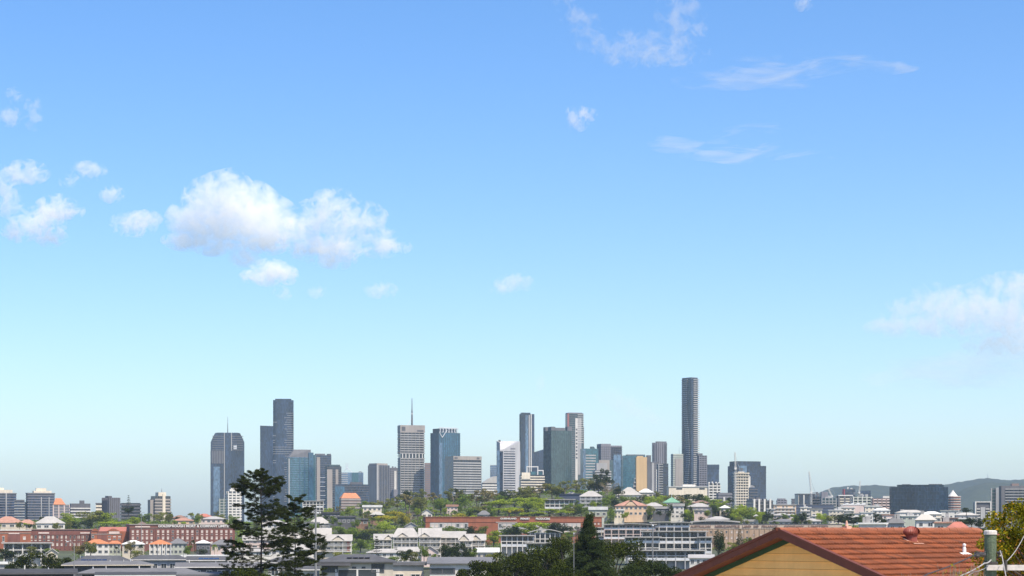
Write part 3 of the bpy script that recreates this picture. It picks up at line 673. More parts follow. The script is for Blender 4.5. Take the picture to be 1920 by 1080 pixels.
def crane(label, px, ytop, ymid, D, lean, m='crane_paint', ybase=975):
    """luffing tower crane: lattice tower, raised jib, counter-jib and cab"""
    p = W(px, 992, D); zb = ground(p.x, D)
    t = tag(empty('tower_crane', (p.x, D, zb)), label, 'crane')
    zm = ZC+(YH-ymid)/F*D - zb; zt = ZC+(YH-ytop)/F*D - zb; jl = lean*D/F
    def lattice(name, a, b_, s_, n, mm):
        b = MB(); a = Vector(a); b_ = Vector(b_); d = (b_-a).normalized(); u = d.orthogonal().normalized(); v = d.cross(u)
        cs = [u*s_+v*s_, u*-s_+v*s_, u*-s_-v*s_, u*s_-v*s_]
        for c in cs: b.tube(a+c, b_+c, .16, .16, 4)
        for i in range(n):
            q0 = a+(b_-a)*(i/n); q1 = a+(b_-a)*((i+1)/n)
            for k in range(4): b.tube(q0+cs[k], q1+cs[(k+1)%4], .1, .1, 3)
        b.build(name, mm, t)
    lattice('tower', (0,0,0), (0,0,zm), .9, 14, m); lattice('jib', (0,0,zm+1), (jl,0,zt), .7, 12, m)
    b = MB(); b.box(-1.3,1.3,-1.3,1.3,zm-.2,zm+2.2); b.build('cab', 'white_trim', t)
    b = MB(); s = -1 if jl > 0 else 1; b.box(min(0,s*8),max(0,s*8),-1,1,zm+.2,zm+1); b.box(min(s*6,s*8.5),max(s*6,s*8.5),-1.3,1.3,zm-1.8,zm+1.6); b.build('counter_jib', 'concrete_dark', t)
    b = MB(); b.tube((s*5,0,zm+1),(s*2,0,zm+9),.25,.2,4); b.tube((s*2,0,zm+9),(jl,0,zt),.1,.1,3); b.build('tie_rod', 'steel', t)

def city_right():
    crane('pale luffing crane standing before the blue tower', 1379, 848, 880, 2440, -1.0)
    crane('thin luffing crane with steep jib against bare sky', 1521, 884, 925, 2500, -4)
    crane('grey crane far off in front of the hills', 1611, 902, 925, 3000, 2)
    crane('small crane on roofline left of the red panel block', 1560, 917, 932, 2900, -7)
    def T(*a, **k): return Tower(*a, **k)
    t = T('apartment_block', 'small mauve block alone on the skyline right of pier block', 1456, 1458, 1475, 937, 2700, 12, cat='apartments'); t.body('window_glass'); t.bands('mauve_grey',3.1,1.7,.4); t.fins('mauve_grey',4,1.2,.5); t.crown('mauve_grey',1459,1473,934.5)
    t = T('apartment_block', 'narrow dark block at left end of navy striped block', 1484, 1485, 1492, 935, 2800, 12, cat='apartments'); t.body('dark_wall'); t.bands('concrete_dark',3.2,.9,.4)
    t = T('office_block', 'navy glass block with white end wall and white stripe', 1491, 1498, 1528, 927, 2600, 18, cat='building'); t.body('glass_navy'); b = MB(); b.box(-.6,-.05,0,t.d,0,t.h); b.build('end_wall','cream_wall',t.o); t.fbox('white_stripe','white_wall',1506,1508,928,950,.6); t.box('roof_edge','dark_wall',-.8,t.w+.4,-.8,t.d,t.h,t.h+1); t.bands('glass_slate',3.7,.5,.2)
    t = T('office_block', 'dark block under construction below the thin luffing crane', 1520, 1522, 1540, 931, 2550, 12, cat='building'); t.body('glass_dark'); t.bands('concrete_dark',3.4,.9,.9); t.plant('concrete_dark',4)
    t = T('office_block', 'long navy podium block stretching behind cream flats', 1474, 1477, 1562, 946, 2450, 8, cat='building'); t.body('navy_wall'); t.bands('dark_wall',3.6,.7,.3)
    t = T('apartment_block', 'grey gridded block right of the crane site', 1538, 1541, 1569, 934, 2500, 12, cat='apartments'); t.body('glass_grey_teal'); t.bands('concrete',3.2,.9,.5); t.fins('concrete',4.4,.9,.5); t.crown('mauve_grey',1541,1553,922,.2,.8); t.plant('concrete',2)
    t = T('apartment_block', 'tan and grey block with white roof lid before the hill', 1570, 1573, 1597, 930, 2450, 14, cat='apartments'); t.body('window_glass'); t.bands('beige_wall',3.1,1.5,.5); t.fins('concrete_dark',7,2,.6); t.box('roof_lid','white_trim',-1,t.w+1,-1,t.d,t.h,t.h+1.2)
    t = T('office_block', 'dark block with red end panel in front of the hill', 1580, 1584, 1603, 917, 3100, 14, cat='building'); t.body('glass_navy'); b = MB(); b.box(-.6,-.05,0,t.d,0,t.h); b.build('end_panel','red_panel',t.o); t.plant('white_wall',2); t.bands('dark_wall',3.7,.5,.2)
    t = T('office_block', 'distant blue glass block seen against the hill slope', 1607, 1610, 1632, 920, 3200, 12, cat='building'); t.body('glass_slate'); t.bands('glass_navy',3.7,.8,.3)
    t = T('apartment_block', 'sage and white balconied flats below the hill', 1597, 1600, 1634, 931, 2350, 12, cat='apartments'); t.body('window_glass'); t.bands('sage_wall',3.1,1.4,.6); t.fins('white_wall',5.2,1.1,.7); t.plant('concrete',3)
    t = T('apartment_block', 'brick and white flats left of the dark glass cube', 1634, 1637, 1668, 934, 2300, 12, cat='apartments'); t.body('window_glass'); t.bands('pink_wall',3.1,1.5,.5); t.fins('brown_band',5,1.3,.6); t.crown('white_wall',1655,1668,930,.1,.7)
    t = T('factory', 'pale pink sawtooth shed in the middle of the right rooftops', 1577, 1580, 1622, 947, 2100, 12, cat='building'); t.body('pink_wall'); b = MB()
    for i in range(4):
        x0 = t.w*i/4; x1 = t.w*(i+1)/4; b.poly([(x0,-.3,t.h),(x1,-.3,t.h),(x1,-.3,t.h+2.2)]); b.quad((x0,-.3,t.h),(x1,-.3,t.h+2.2),(x1,t.d,t.h+2.2),(x0,t.d,t.h)); b.quad((x1,-.3,t.h),(x1,t.d,t.h),(x1,t.d,t.h+2.2),(x1,-.3,t.h+2.2))
    b.build('roof','tin_pale',t.o); t.fbox('window_band','window_glass',1583,1600,951,955,.1)
    # dark glass cube
    t = T('office_block', 'large dark blue glass cube with stepped flat roof', 1668, 1671, 1774, 913, 2200, 7, cat='building', depth=50)
    t.body('glass_cube'); t.fins('glass_slate',3.2,.3,.25); t.bands('glass_slate',3.9,.5,.2); t.box('upper_storey','glass_cube',t.x(1683),t.x(1767),3,t.d-6,t.h,t.z(908.8)); t.box('roof_plant','dark_wall',t.x(1694),t.x(1708),8,18,t.z(909),t.z(907.6)); t.box('roof_plant','dark_wall',t.x(1743),t.x(1765),6,18,t.z(909),t.z(907.4))
    t = T('apartment_tower', 'round red and white banded tower with conical white top', 1775, 1775, 1800, 931, 2600)
    pl = [(t.w/2+t.w/2*math.cos(i*math.pi/8), t.w/2+t.w/2*math.sin(i*math.pi/8)) for i in range(16)]
    b = MB(); b.prism(pl,0,t.h); b.build('facade','window_glass',t.o); b = MB(); c = MB(); z = 0
    p2 = [(t.w/2+(x-t.w/2)*1.04, t.w/2+(y-t.w/2)*1.04) for x, y in pl]
    while z < t.h-1: b.prism(p2,z,z+1.0); c.prism(p2,z+1.0,z+1.6); z += 3.2
    b.build('brick_bands','brick_red',t.o,'stuff'); c.build('white_bands','white_wall',t.o,'stuff'); b = MB(); b.lathe([(t.w*.38,t.h),(t.w*.22,t.z(926)),(t.w*.1,t.z(922)),(.3,t.z(919))],(t.w*.45,t.w/2),12); b.build('roof','white_wall',t.o)
    t = T('apartment_block', 'pale flats stacked below the round banded tower', 1772, 1774, 1800, 956, 1950, 12, cat='apartments'); t.body('window_glass'); t.bands('concrete',3.1,1.6,.5); t.fins('concrete',4,1.1,.6)
    t = T('apartment_block', 'white framed dark block with pale centre stair at right', 1825, 1829, 1858, 942, 1850, 14, cat='apartments'); t.body('dark_wall'); t.box('white_frame','white_wall',t.x(1828),t.x(1830),-1,3,t.z(980),t.h); t.box('white_frame','white_wall',t.x(1855),t.x(1857),-1,3,t.z(980),t.h); t.box('white_frame','white_wall',t.x(1828),t.x(1857),-1.03,3.03,t.h,t.h+.8); t.fbox('centre_panel','concrete',1838,1846,951,990,.8)
    for r in range(4):
        for q0, q1 in ((1831,1837),(1847,1854)):
            t.fbox('balcony','white_wall',q0,q1,953.5+r*5.2,955.2+r*5.2,1.2)
    t = T('apartment_block', 'slim pale twin pier block left of the brown grey slab', 1857, 1858, 1875, 916, 2050, 6, cat='apartments'); t.body('glass_green'); t.fbox('pier','concrete',1866.5,1872.5,914.5,985,1.2); t.fbox('pier','concrete',1858,1860,915,985,.8); t.bands('concrete_dark',3.2,.7,.3)
    t = T('apartment_block', 'brown grey slab block with recessed balconies at right edge', 1873, 1876, 1960, 911, 2000, 8, cat='apartments'); t.body('concrete_dark'); t.box('roof_plant','brown_band',t.x(1897),t.x(1910),4,12,t.h,t.z(906.5))
    for r in range(10):
        b = MB(); b.box(t.x(1884),t.x(1958),-.9,.2,t.z(918+r*5.3),t.z(916.4+r*5.3)); b.build('balcony_edge','concrete',t.o)
        b = MB()
        for q in range(9): b.box(t.x(1885+q*8.0),t.x(1890+q*8.0),-.25,.2,t.z(920.6+r*5.3),t.z(918.3+r*5.3))
        b.build('window_row','window_glass',t.o,'stuff')
    b = MB(); b.box(t.x(1877),t.x(1883.5),-.7,.2,0,t.h); b.build('blank_wall','concrete_dark',t.o)
    # low blocks filling the right hand quarter, each its own building
    low = [
     ('apartment_block','peach flats with white parapet below the small mauve block',1449,1492,947,1950,'peach_wall','tin_white'),
     ('apartment_block','cream three storey flats right of the peach flats',1499,1520,952,1900,'cream_wall','tin_pale'),
     ('apartment_block','white and cream long flats left of dark fig tree',1519,1541,955,1880,'beige_wall','tin_white'),
     ('house_block','pale terrace row right of the cream flats',1552,1582,957,1950,'beige_wall','tin_pale'),
     ('apartment_block','sand coloured flats stepping down above the fig tree',1570,1602,952,2000,'cream_wall','tin_pale'),
     ('apartment_block','white banded flats behind the fig tree',1582,1614,963,1750,'white_wall','tin_white'),
     ('apartment_block','white framed flats with dark openings left of glass cube',1612,1636,961,1700,'white_wall','tin_pale'),
     ('apartment_block','cream block with broad pale roof left of glass cube',1620,1652,950,2050,'cream_wall','tin_pale'),
     ('apartment_block','white flats with grid windows touching the cube corner',1636,1668,957,1850,'white_wall','tin_pale'),
     ('apartment_block','long white flat roofed row under the dark cube',1678,1735,961,1700,'white_wall','tin_white'),
     ('house_block','sage building in front of the white row below cube',1688,1722,968,1550,'sage_wall','tin_pale'),
     ('house_block','pink low building left of the sage building',1652,1684,966,1600,'pink_wall','roof_pink'),
     ('apartment_block','cream building with pale wide gable under the cube right end',1728,1764,964,1650,'cream_wall','tin_pale'),
     ('apartment_block','white stepped building right of the cube foot',1762,1794,958,1750,'white_wall','tin_white'),
     ('house_block','pale low sheds spread right of the white stepped building',1790,1832,966,1700,'concrete','tin_white'),
     ('house_block','brown flat canopy building above the red hip roof',1766,1795,972,1350,'brown_band','roof_brown'),
     ('house_block','grey roofed shed directly above the tiled ridge',1610,1660,983,700,'white_wall','tin_pale'),
     ('house_block','dark windowed pavilion left of the turbine vent',1664,1694,981,720,'grey_wall','tin_grey'),
     ('house_block','white house with deep dark verandah above tiled roof',1716,1752,975,760,'white_wall','tin_white'),
     ('house_block','sand house with hipped roof right of dark verandah house',1752,1790,981,740,'beige_wall','roof_pink'),
     ('house_block','small mauve roofed house in front of pink building',1668,1688,975,1000,'grey_wall','tin_grey'),
     ('apartment_block','dark low block just right of the scaffolded tower foot',1437,1452,955,1850,'grey_wall','tin_pale'),
    ]
    for i, (nm, lb, x0, x1, yt, D, wm, rm) in enumerate(low):
        t = Tower(nm, lb, x0, x0+2, x1, yt, D, 10, depth=12+(i % 3)*5, cat='house' if 'house' in nm else 'apartments')
        t.zb
        t.body(wm, name='wall'); sh = random.choice((0,1,1))
        b = MB(); ov = .7
        if sh or t.w > 26: b.box(-ov,t.w+ov,-ov,t.d+ov,t.h,t.h+.55)
        else: b.prism([(-ov,-ov),(t.w+ov,-ov),(t.w+ov,t.d+ov),(-ov,t.d+ov)],t.h,t.h+2.2,top=[(t.w*.3,t.d*.5),(t.w*.7,t.d*.5),(t.w*.7,t.d*.55),(t.w*.3,t.d*.55)])
        b.build('roof',rm,t.o)
        st = 3.1; r = 0
        while r < 5 and t.h-1.0-(r+1)*st > -1:
            zc = t.h-.9-r*st; n = max(2, int(t.w/3.4)); 
            for q in range(n):
                if random.random() < .12: continue
                x = t.w*(q+.5)/n; ww = t.w/n*random.choice((.42,.55,.7))
                window(t.o, x, -.02, zc-.85, ww, 1.5)
            if random.random() < .5:
                b = MB(); b.box(t.w*.05,t.w*.95,-1.1,0,zc-2.35,zc-2.1); b.box(t.w*.05,t.w*.95,-1.12,-1.04,zc-2.1,zc-1.5); b.build('balcony','white_trim',t.o)
            r += 1
        if random.random() < .6: t.plant('concrete',2)

# ------------------------------------------------------------------ shared window
def _window_mesh():
    b = MB(); f = .07
    b.box(-.5,.5,-.06,.02,.5-f,.5,0); b.box(-.5,.5,-.06,.02,-.5,-.5+f,0); b.box(-.5,-.5+f,-.06,.02,-.5+f,.5-f,0); b.box(.5-f,.5,-.06,.02,-.5+f,.5-f,0); b.box(-.02,.02,-.05,.02,-.5+f,.5-f,0)
    b.quad((-.5+f,-.015,-.5+f),(.5-f,-.015,-.5+f),(.5-f,-.015,.5-f),(-.5+f,-.015,.5-f),1)
    return b
WIN = {}
def window(parent, x, y, z, w, h, frame='white_trim', rz=0.0, pane='window_glass'):
    key = (frame, pane)
    if key not in WIN: WIN[key] = _window_mesh().mesh('window', [frame, pane])
    o = link('window', WIN[key], parent, loc=(x, y, z)); o.scale = (w, 1, h)
    if rz: o.rotation_euler = (0, 0, rz)
    return o
city_right()

# ------------------------------------------------------------------ lettering
def text(parent, s, x0, x1, y, z, h, m, depth=.12):
    cu = bpy.data.curves.new('lettering', 'FONT'); cu.body = s; cu.extrude = depth; cu.offset = .05*h; cu.size = h*1.4; cu.align_x = 'LEFT'
    o = bpy.data.objects.new('tmp', cu); COL.objects.link(o)
    dg = bpy.context.evaluated_depsgraph_get(); me = bpy.data.meshes.new_from_object(o.evaluated_get(dg))
    bpy.data.objects.remove(o)
    co = np.zeros(len(me.vertices)*3); me.vertices.foreach_get('co', co); co = co.reshape(-1,3)
    mn, mx = co.min(0), co.max(0)
    k = (x1-x0)/(mx[0]-mn[0]); kz = h/(mx[1]-mn[1])
    out = np.stack([x0+(co[:,0]-mn[0])*k, y - (co[:,2]-mn[2]), z+(co[:,1]-mn[1])*kz], 1)
    me.vertices.foreach_set('co', out.ravel()); me.materials.clear(); me.materials.append(M[m]); me.name = 'lettering'; me.update()
    return link('lettering', me, parent)

# ------------------------------------------------------------------ brick woolstores along the river
def woolstores():
    def store(label, xl, xr, ytop, D, m, depth=45, cat='warehouse', theta=2):
        t = Tower('woolstore', label, xl, xl, xr, ytop, D, theta, depth=depth, cat=cat); t.body(m, name='wall'); return t
    def parapet(t, m='concrete_warm', hh=.5): t.box('parapet', m, -.3, t.w+.3, -.35, t.d, t.h, t.h+hh)
    def string(t, py, m='concrete_warm', th=.35): t.box('string_course', m, -.12, t.w+.12, -.22, .1, t.z(py), t.z(py)+th)
    def wins(t, px0, px1, n, rows, w=1.35, frame='white_trim'):
        for py0, py1 in rows:
            for i in range(n):
                px = px0 + (px1-px0)*i/(n-1) if n > 1 else px0
                window(t.o, t.x(px), -.04, (t.z(py0)+t.z(py1))/2, w, abs(t.z(py0)-t.z(py1)), frame, pane=random.choice(('window_pale','window_pale','window_glass')))
    def pil(t, pxs, y0, y1, m, w=.8):
        for p in pxs: t.fbox('pilaster', m, p-w, p+w, y0, y1, .3)
    # far left red brick store
    t = store('short orange red brick store at the left picture edge', -20, 53.5, 995, 1195, 'brick_red'); parapet(t, 'white_wall', .6); string(t, 1000)
    wins(t, 16, 30, 3, [(1005,1016)], 1.2); wins(t, 5, 5, 1, [(1005,1016)], 1.3); wins(t, 42, 42, 1, [(1006,1012)], 1.6); t.fbox('dark_panel', 'brick_maroon', 12.5, 34.5, 998, 1024, .15); t.fbox('name_band', 'pink_wall', 14, 33, 999, 1001.2, .25)
    # long dark store
    t = store('long maroon brick store with pale sills left of small gables', 54, 170, 993.5, 1205, 'brick_maroon'); parapet(t, 'brown_band', .5); string(t, 1003, 'brick_maroon')
    wins(t, 58.5, 166, 15, [(1004,1010),(1012,1014.5),(1018,1024)], 1.35, 'concrete_warm'); t.fbox('name_band', 'pink_wall', 71, 90, 998, 1000.6, .22); t.fbox('name_band', 'pink_wall', 146, 165, 998, 1000.6, .22)
    pil(t, [62.5+8.0*i for i in range(14)], 1003.5, 1030, 'brick_maroon', .5)
    # gabled red pair
    t = store('red brick store with two small gables and pale name panel', 171, 243, 996, 1200, 'brick_red'); string(t, 1002, 'concrete_warm'); b = MB()
    for c, w_ in ((178, 7), (211, 12)): b.poly([(t.x(c-w_),-.3,t.h),(t.x(c+w_),-.3,t.h),(t.x(c+w_*.25),-.3,t.z(991)),(t.x(c-w_*.25),-.3,t.z(991))]); b.poly([(t.x(c+w_),.6,t.h),(t.x(c-w_),.6,t.h),(t.x(c-w_*.25),.6,t.z(991)),(t.x(c+w_*.25),.6,t.z(991))]); b.quad((t.x(c-w_*.25),-.3,t.z(991)),(t.x(c+w_*.25),-.3,t.z(991)),(t.x(c+w_*.25),.6,t.z(991)),(t.x(c-w_*.25),.6,t.z(991)))
    b.build('gable', 'brick_red', t.o); b = MB(); b.prism([(t.x(185),1),(t.x(243),1),(t.x(243),t.d),(t.x(185),t.d)],t.h,t.h+2.5,top=[(t.x(190),15),(t.x(238),15),(t.x(238),20),(t.x(190),20)]); b.build('roof','roof_red',t.o)
    t.fbox('name_band', 'pink_wall', 203, 222, 996.5, 1001, .3); t.fbox('dark_bay', 'brick_maroon', 182, 199.5, 996, 1030, .15); wins(t, 204, 222, 3, [(1005,1007.5),(1010,1012.5)], 1.6); wins(t, 186, 196, 2, [(1004,1010)], 1.4); wins(t, 174, 174, 1, [(1004,1009)], 1.5); t.fbox('orange_bay', 'brick_red', 226, 242, 998, 1030, .35); wins(t, 231, 238, 2, [(1008,1013)], 1.3)
    # lettered store
    t = store('long maroon brick store lettered in white with rows of arched windows', 243, 436, 984, 1195, 'brick_maroon', 60); parapet(t, 'concrete_warm', .5); string(t, 990.6, 'brown_band', .3)
    text(t.o, 'GOLDSBROUGH MORT & COMPANY LIMITED', t.x(295), t.x(429), -.25, t.z(988.6), 1.4, 'white_trim')
    t.fbox('name_band', 'pink_wall', 253, 280, 986.3, 988.8, .25)
    wins(t, 249, 283, 5, [(994,999),(1000.8,1003.3),(1006,1011.5),(1015,1020)], 1.25, 'pink_wall'); wins(t, 295, 429, 16, [(994,999),(1000.8,1003.3),(1006,1011.5),(1015,1020)], 1.25, 'pink_wall')
    pil(t, [245, 287, 290.8] + [299.5+8.93*i for i in range(15)], 991, 1035, 'brick_maroon', .45); b = MB()
    b.poly([(t.x(258),.5,t.h+.3),(t.x(276),.5,t.h+.3),(t.x(266),.5,t.z(977.5))]); b.poly([(t.x(276),12,t.h+.3),(t.x(258),12,t.h+.3),(t.x(266),12,t.z(977.5))]); b.quad((t.x(258),.5,t.h+.3),(t.x(266),.5,t.z(977.5)),(t.x(266),12,t.z(977.5)),(t.x(258),12,t.h+.3)); b.quad((t.x(276),.5,t.h+.3),(t.x(276),12,t.h+.3),(t.x(266),12,t.z(977.5)),(t.x(266),.5,t.z(977.5))); b.build('roof_gable','brown_band',t.o)
    # middle orange brick store
    t = store('long orange brick store with white lettering half hidden by trees', 798, 1133, 970, 1280, 'brick_red', 50); parapet(t, 'brick_red', .4); t.fbox('window_band', 'concrete', 806, 878, 980, 1000, .02); t.fbox('window_band', 'concrete', 934, 1090, 981, 1000, .02); t.fbox('lintel_line', 'white_wall', 930, 970, 978.7, 979.6, .3)
    text(t.o, 'QUEENSLAND', t.x(938), t.x(968.5), -.25, t.z(974.3), 1.25, 'white_trim'); text(t.o, 'PRIMARY', t.x(976), t.x(994), -.25, t.z(974.3), 1.25, 'white_trim'); text(t.o, 'PRODUCERS', t.x(1005), t.x(1032), -.25, t.z(974.3), 1.25, 'white_trim')
    wins(t, 811, 874, 9, [(981.5,989),(991,998)], 1.9); wins(t, 938, 1086, 19, [(982,990),(992,999)], 1.9); t.fbox('pale_edge_wall', 'sage_wall', 1130, 1134, 969, 1003, .3)
    wins(t, 1110, 1124, 3, [(980,984),(990,994)], 1.2, 'brick_red'); string(t, 979.2, 'brick_red', .25)
    # tan lettered store on the right
    t = store('long tan brick store with dark lettering behind the tiled house', 1266, 1576, 983.5, 1240, 'brick_tan', 50); parapet(t, 'concrete_dark', .35); t.fbox('letter_band', 'brick_pale', 1266, 1576, 984, 990.5, .15); string(t, 991.3, 'brick_pale', .3)
    tx = lambda s, a, b_: text(t.o, s, t.x(a), t.x(b_), -.2, t.z(989.4), 1.4, 'roof_brown')
    tx('AUSTRALIAN', 1294, 1332); tx('MERCANTILE', 1340, 1386); tx('LAND', 1391, 1407); tx('AND', 1411, 1421); tx('FINANCE', 1427, 1456); tx('COMPANY', 1468, 1506); tx('LIMITED', 1513, 1550)
    pil(t, [1270+9.6*i for i in range(32)], 992, 1030, 'brick_tan', .7); wins(t, 1413, 1426, 2, [(1001,1004)], 1.3, 'brown_band'); wins(t, 1275, 1400, 14, [(995,1000),(1006,1011)], 1.1, 'brick_pale'); b = MB()
    b.box(t.x(1300), t.x(1384), 8, 30, t.h, t.h+1.6); b.build('roof_monitor', 'glass_dark', t.o); b = MB(); k = 8
    for i in range(k):
        u0, u1 = i/k, (i+1)/k; x0, x1 = t.x(1295)+u0*(t.x(1388)-t.x(1295)), t.x(1295)+u1*(t.x(1388)-t.x(1295)); z0, z1 = t.z(977.5)+1.0*math.sin(math.pi*u0), t.z(977.5)+1.0*math.sin(math.pi*u1)
        b.quad((x0,5,z0),(x1,5,z1),(x1,34,z1),(x0,34,z0)); b.quad((x0,5,z0-.7),(x0,5,z0),(x1,5,z1),(x1,5,z1-.7)) if False else b.quad((x0,5,z0-.8),(x1,5,z1-.8),(x1,5,z1),(x0,5,z0))
    b.build('monitor_roof','tin_white',t.o)
woolstores()
# ------------------------------------------------------------------ houses
HOUSES = []
def house(label, px0, px1, ytop, yeave, ybase, D=None, roof='hip', wall='white_wall', rm='tin_white', rows=1, cols=3, theta=0.0, depth=None, name='house', cat='house', ov=.6, verandah=False, frame='white_trim', gables=(), group=None, down=4.0, ridge=None, extra=None):
    """timber or rendered house: wall block, pitched roof with overhang, windows, optional verandah and gablets"""
    pc = (px0+px1)/2
    if D is None: D = Dground(pc, ybase)
    a = math.atan((pc-960)/F); k = D/F/math.cos(a); th = math.radians(theta)
    w = (px1-px0)*k; d = depth or max(8.0, w*.8)
    if theta: w = w/(math.cos(th)+.7*abs(math.sin(th))); d = .7*w if not depth else depth
    zb = ZC+(YH-ybase)/F*D; he = ZC+(YH-yeave)/F*D-zb; ht = ZC+(YH-ytop)/F*D-zb
    p = W(pc, 992, D)
    o = tag(empty(name, (p.x, D, zb), th-a), label, cat, group)
    b = MB(); hw = w/2-ov; y0, y1 = ov, d
    b.box(-hw, hw, y0, y1, -down, he); wl = b
    r = MB(); X0, X1, Y0, Y1 = -w/2, w/2, 0, d+ov; t_ = .22
    if roof == 'hip':
        q = min(w, d)*.5 if ridge is None else (w-ridge*k)/2
        q = min(q, w*.49)
        ym = (Y0+Y1)/2
        r.prism([(X0,Y0),(X1,Y0),(X1,Y1),(X0,Y1)], he-t_, he)
        r.prism([(X0,Y0),(X1,Y0),(X1,Y1),(X0,Y1)], he, ht, top=[(X0+q,ym-.15),(X1-q,ym-.15),(X1-q,ym+.15),(X0+q,ym+.15)])
    elif roof == 'gable':      # ridge along x
        ym = (Y0+Y1)/2
        for x, s in ((X0,1),(X1,-1)):
            wl.poly([(x+s*ov*1.5,y0,he),(x+s*ov*1.5,y1,he),(x+s*ov*1.5,ym,ht-.2)][::s])
        r.quad((X0,Y0,he),(X1,Y0,he),(X1,ym,ht),(X0,ym,ht)); r.quad((X1,Y1,he),(X0,Y1,he),(X0,ym,ht),(X1,ym,ht))
        r.quad((X0,Y0,he-t_),(X0,ym,ht-t_),(X1,ym,ht-t_),(X1,Y0,he-t_)); r.quad((X0,Y0,he-t_),(X1,Y0,he-t_),(X1,Y0,he),(X0,Y0,he))
        for x in (X0, X1): r.poly([(x,Y0,he-t_),(x,Y0,he),(x,ym,ht),(x,Y1,he),(x,Y1,he-t_),(x,ym,ht-t_)])
    elif roof == 'front':      # gable end to the camera
        wl.poly([(-hw,y0,he),(hw,y0,he),(0,y0,ht-.25)])
        r.quad((X0,Y0,he),(0,Y0,ht),(0,Y1,ht),(X0,Y1,he)); r.quad((0,Y0,ht),(X1,Y0,he),(X1,Y1,he),(0,Y1,ht))
        r.poly([(X0,Y0,he-t_),(0,Y0,ht-t_*1.6),(X1,Y0,he-t_),(X1,Y0,he),(0,Y0,ht),(X0,Y0,he)])
    elif roof == 'skillion':
        r.prism([(X0,Y0),(X1,Y0),(X1,Y1),(X0,Y1)], he-t_, lambda x, y: he + (ht-he)*(y-Y0)/(Y1-Y0))
    else:
        r.box(X0, X1, Y0, Y1, he, max(ht, he+.35))
    wo = wl.build('wall', wall, o); ro = r.build('roof', rm, o)
    for gx, gw, gy in gables:      # gablets sitting on the front slope
        cx = (gx-pc)*k; g2 = gw*k/2; zt = ZC+(YH-gy)/F*D-zb; g = MB(); zz = he+.05; yb = (Y0+Y1)/2*.9
        g.quad((cx-g2,Y0-.25,zz),(cx,Y0-.25,zt),(cx,yb,zt),(cx-g2,yb,zz)); g.quad((cx,Y0-.25,zt),(cx+g2,Y0-.25,zz),(cx+g2,yb,zz),(cx,yb,zt))
        go = g.build('gablet', rm, ro); g = MB(); g.poly([(cx-g2*.85,Y0+.05,zz),(cx+g2*.85,Y0+.05,zz),(cx,Y0+.05,zt-.25)]); g.build('gablet_wall', wall, ro)
        g = MB(); g.poly([(cx-g2*.22,Y0+.0,zt-.25-(zt-zz)*.3),(cx+g2*.22,Y0+.0,zt-.25-(zt-zz)*.3),(cx,Y0+.0,zt-.3)]); g.build('gablet_vent', 'window_glass', ro)
    st = he/max(rows, 1)
    for rr in range(rows):
        for q in range(cols):
            x = -hw + 2*hw*(q+.5)/cols
            window(o, x, y0-.02, st*(rr+.52), 2*hw/cols*random.uniform(.45,.68), min(1.7, st*.5), frame)
    if verandah:
        n = max(3, int(w/3.2))
        for rr in range(rows):
            g = MB(); g.box(-hw, hw, -.9, y0, st*rr-.15, st*rr+.05); g.build('verandah_floor', 'white_trim', o)
            g = MB(); g.box(-hw, hw, -.92, -.86, st*rr+.95, st*rr+1.03)
            for i in range(int(w/.35)): g.box(-hw+i*.35, -hw+i*.35+.06, -.91, -.87, st*rr+.05, st*rr+.95)
            g.build('railing', 'white_trim', o)
        for i in range(n):
            x = -hw + 2*hw*i/(n-1); g = MB(); g.box(x-.09, x+.09, -.95, -.77, -down*.5, he); g.build('post', 'white_trim', o)
        g = MB(); g.quad((-hw-.3,-1.3,he-.35),(hw+.3,-1.3,he-.35),(hw+.3,.5,he+.02),(-hw-.3,.5,he+.02)); g.quad((-hw-.3,-1.3,he-.45),(hw+.3,-1.3,he-.45),(hw+.3,-1.3,he-.35),(-hw-.3,-1.3,he-.35)); g.build('verandah_roof', rm, o)
    o['_w'] = w; o['_he'] = he
    HOUSES.append((px0, px1, ytop, yeave, ybase, D))
    return o

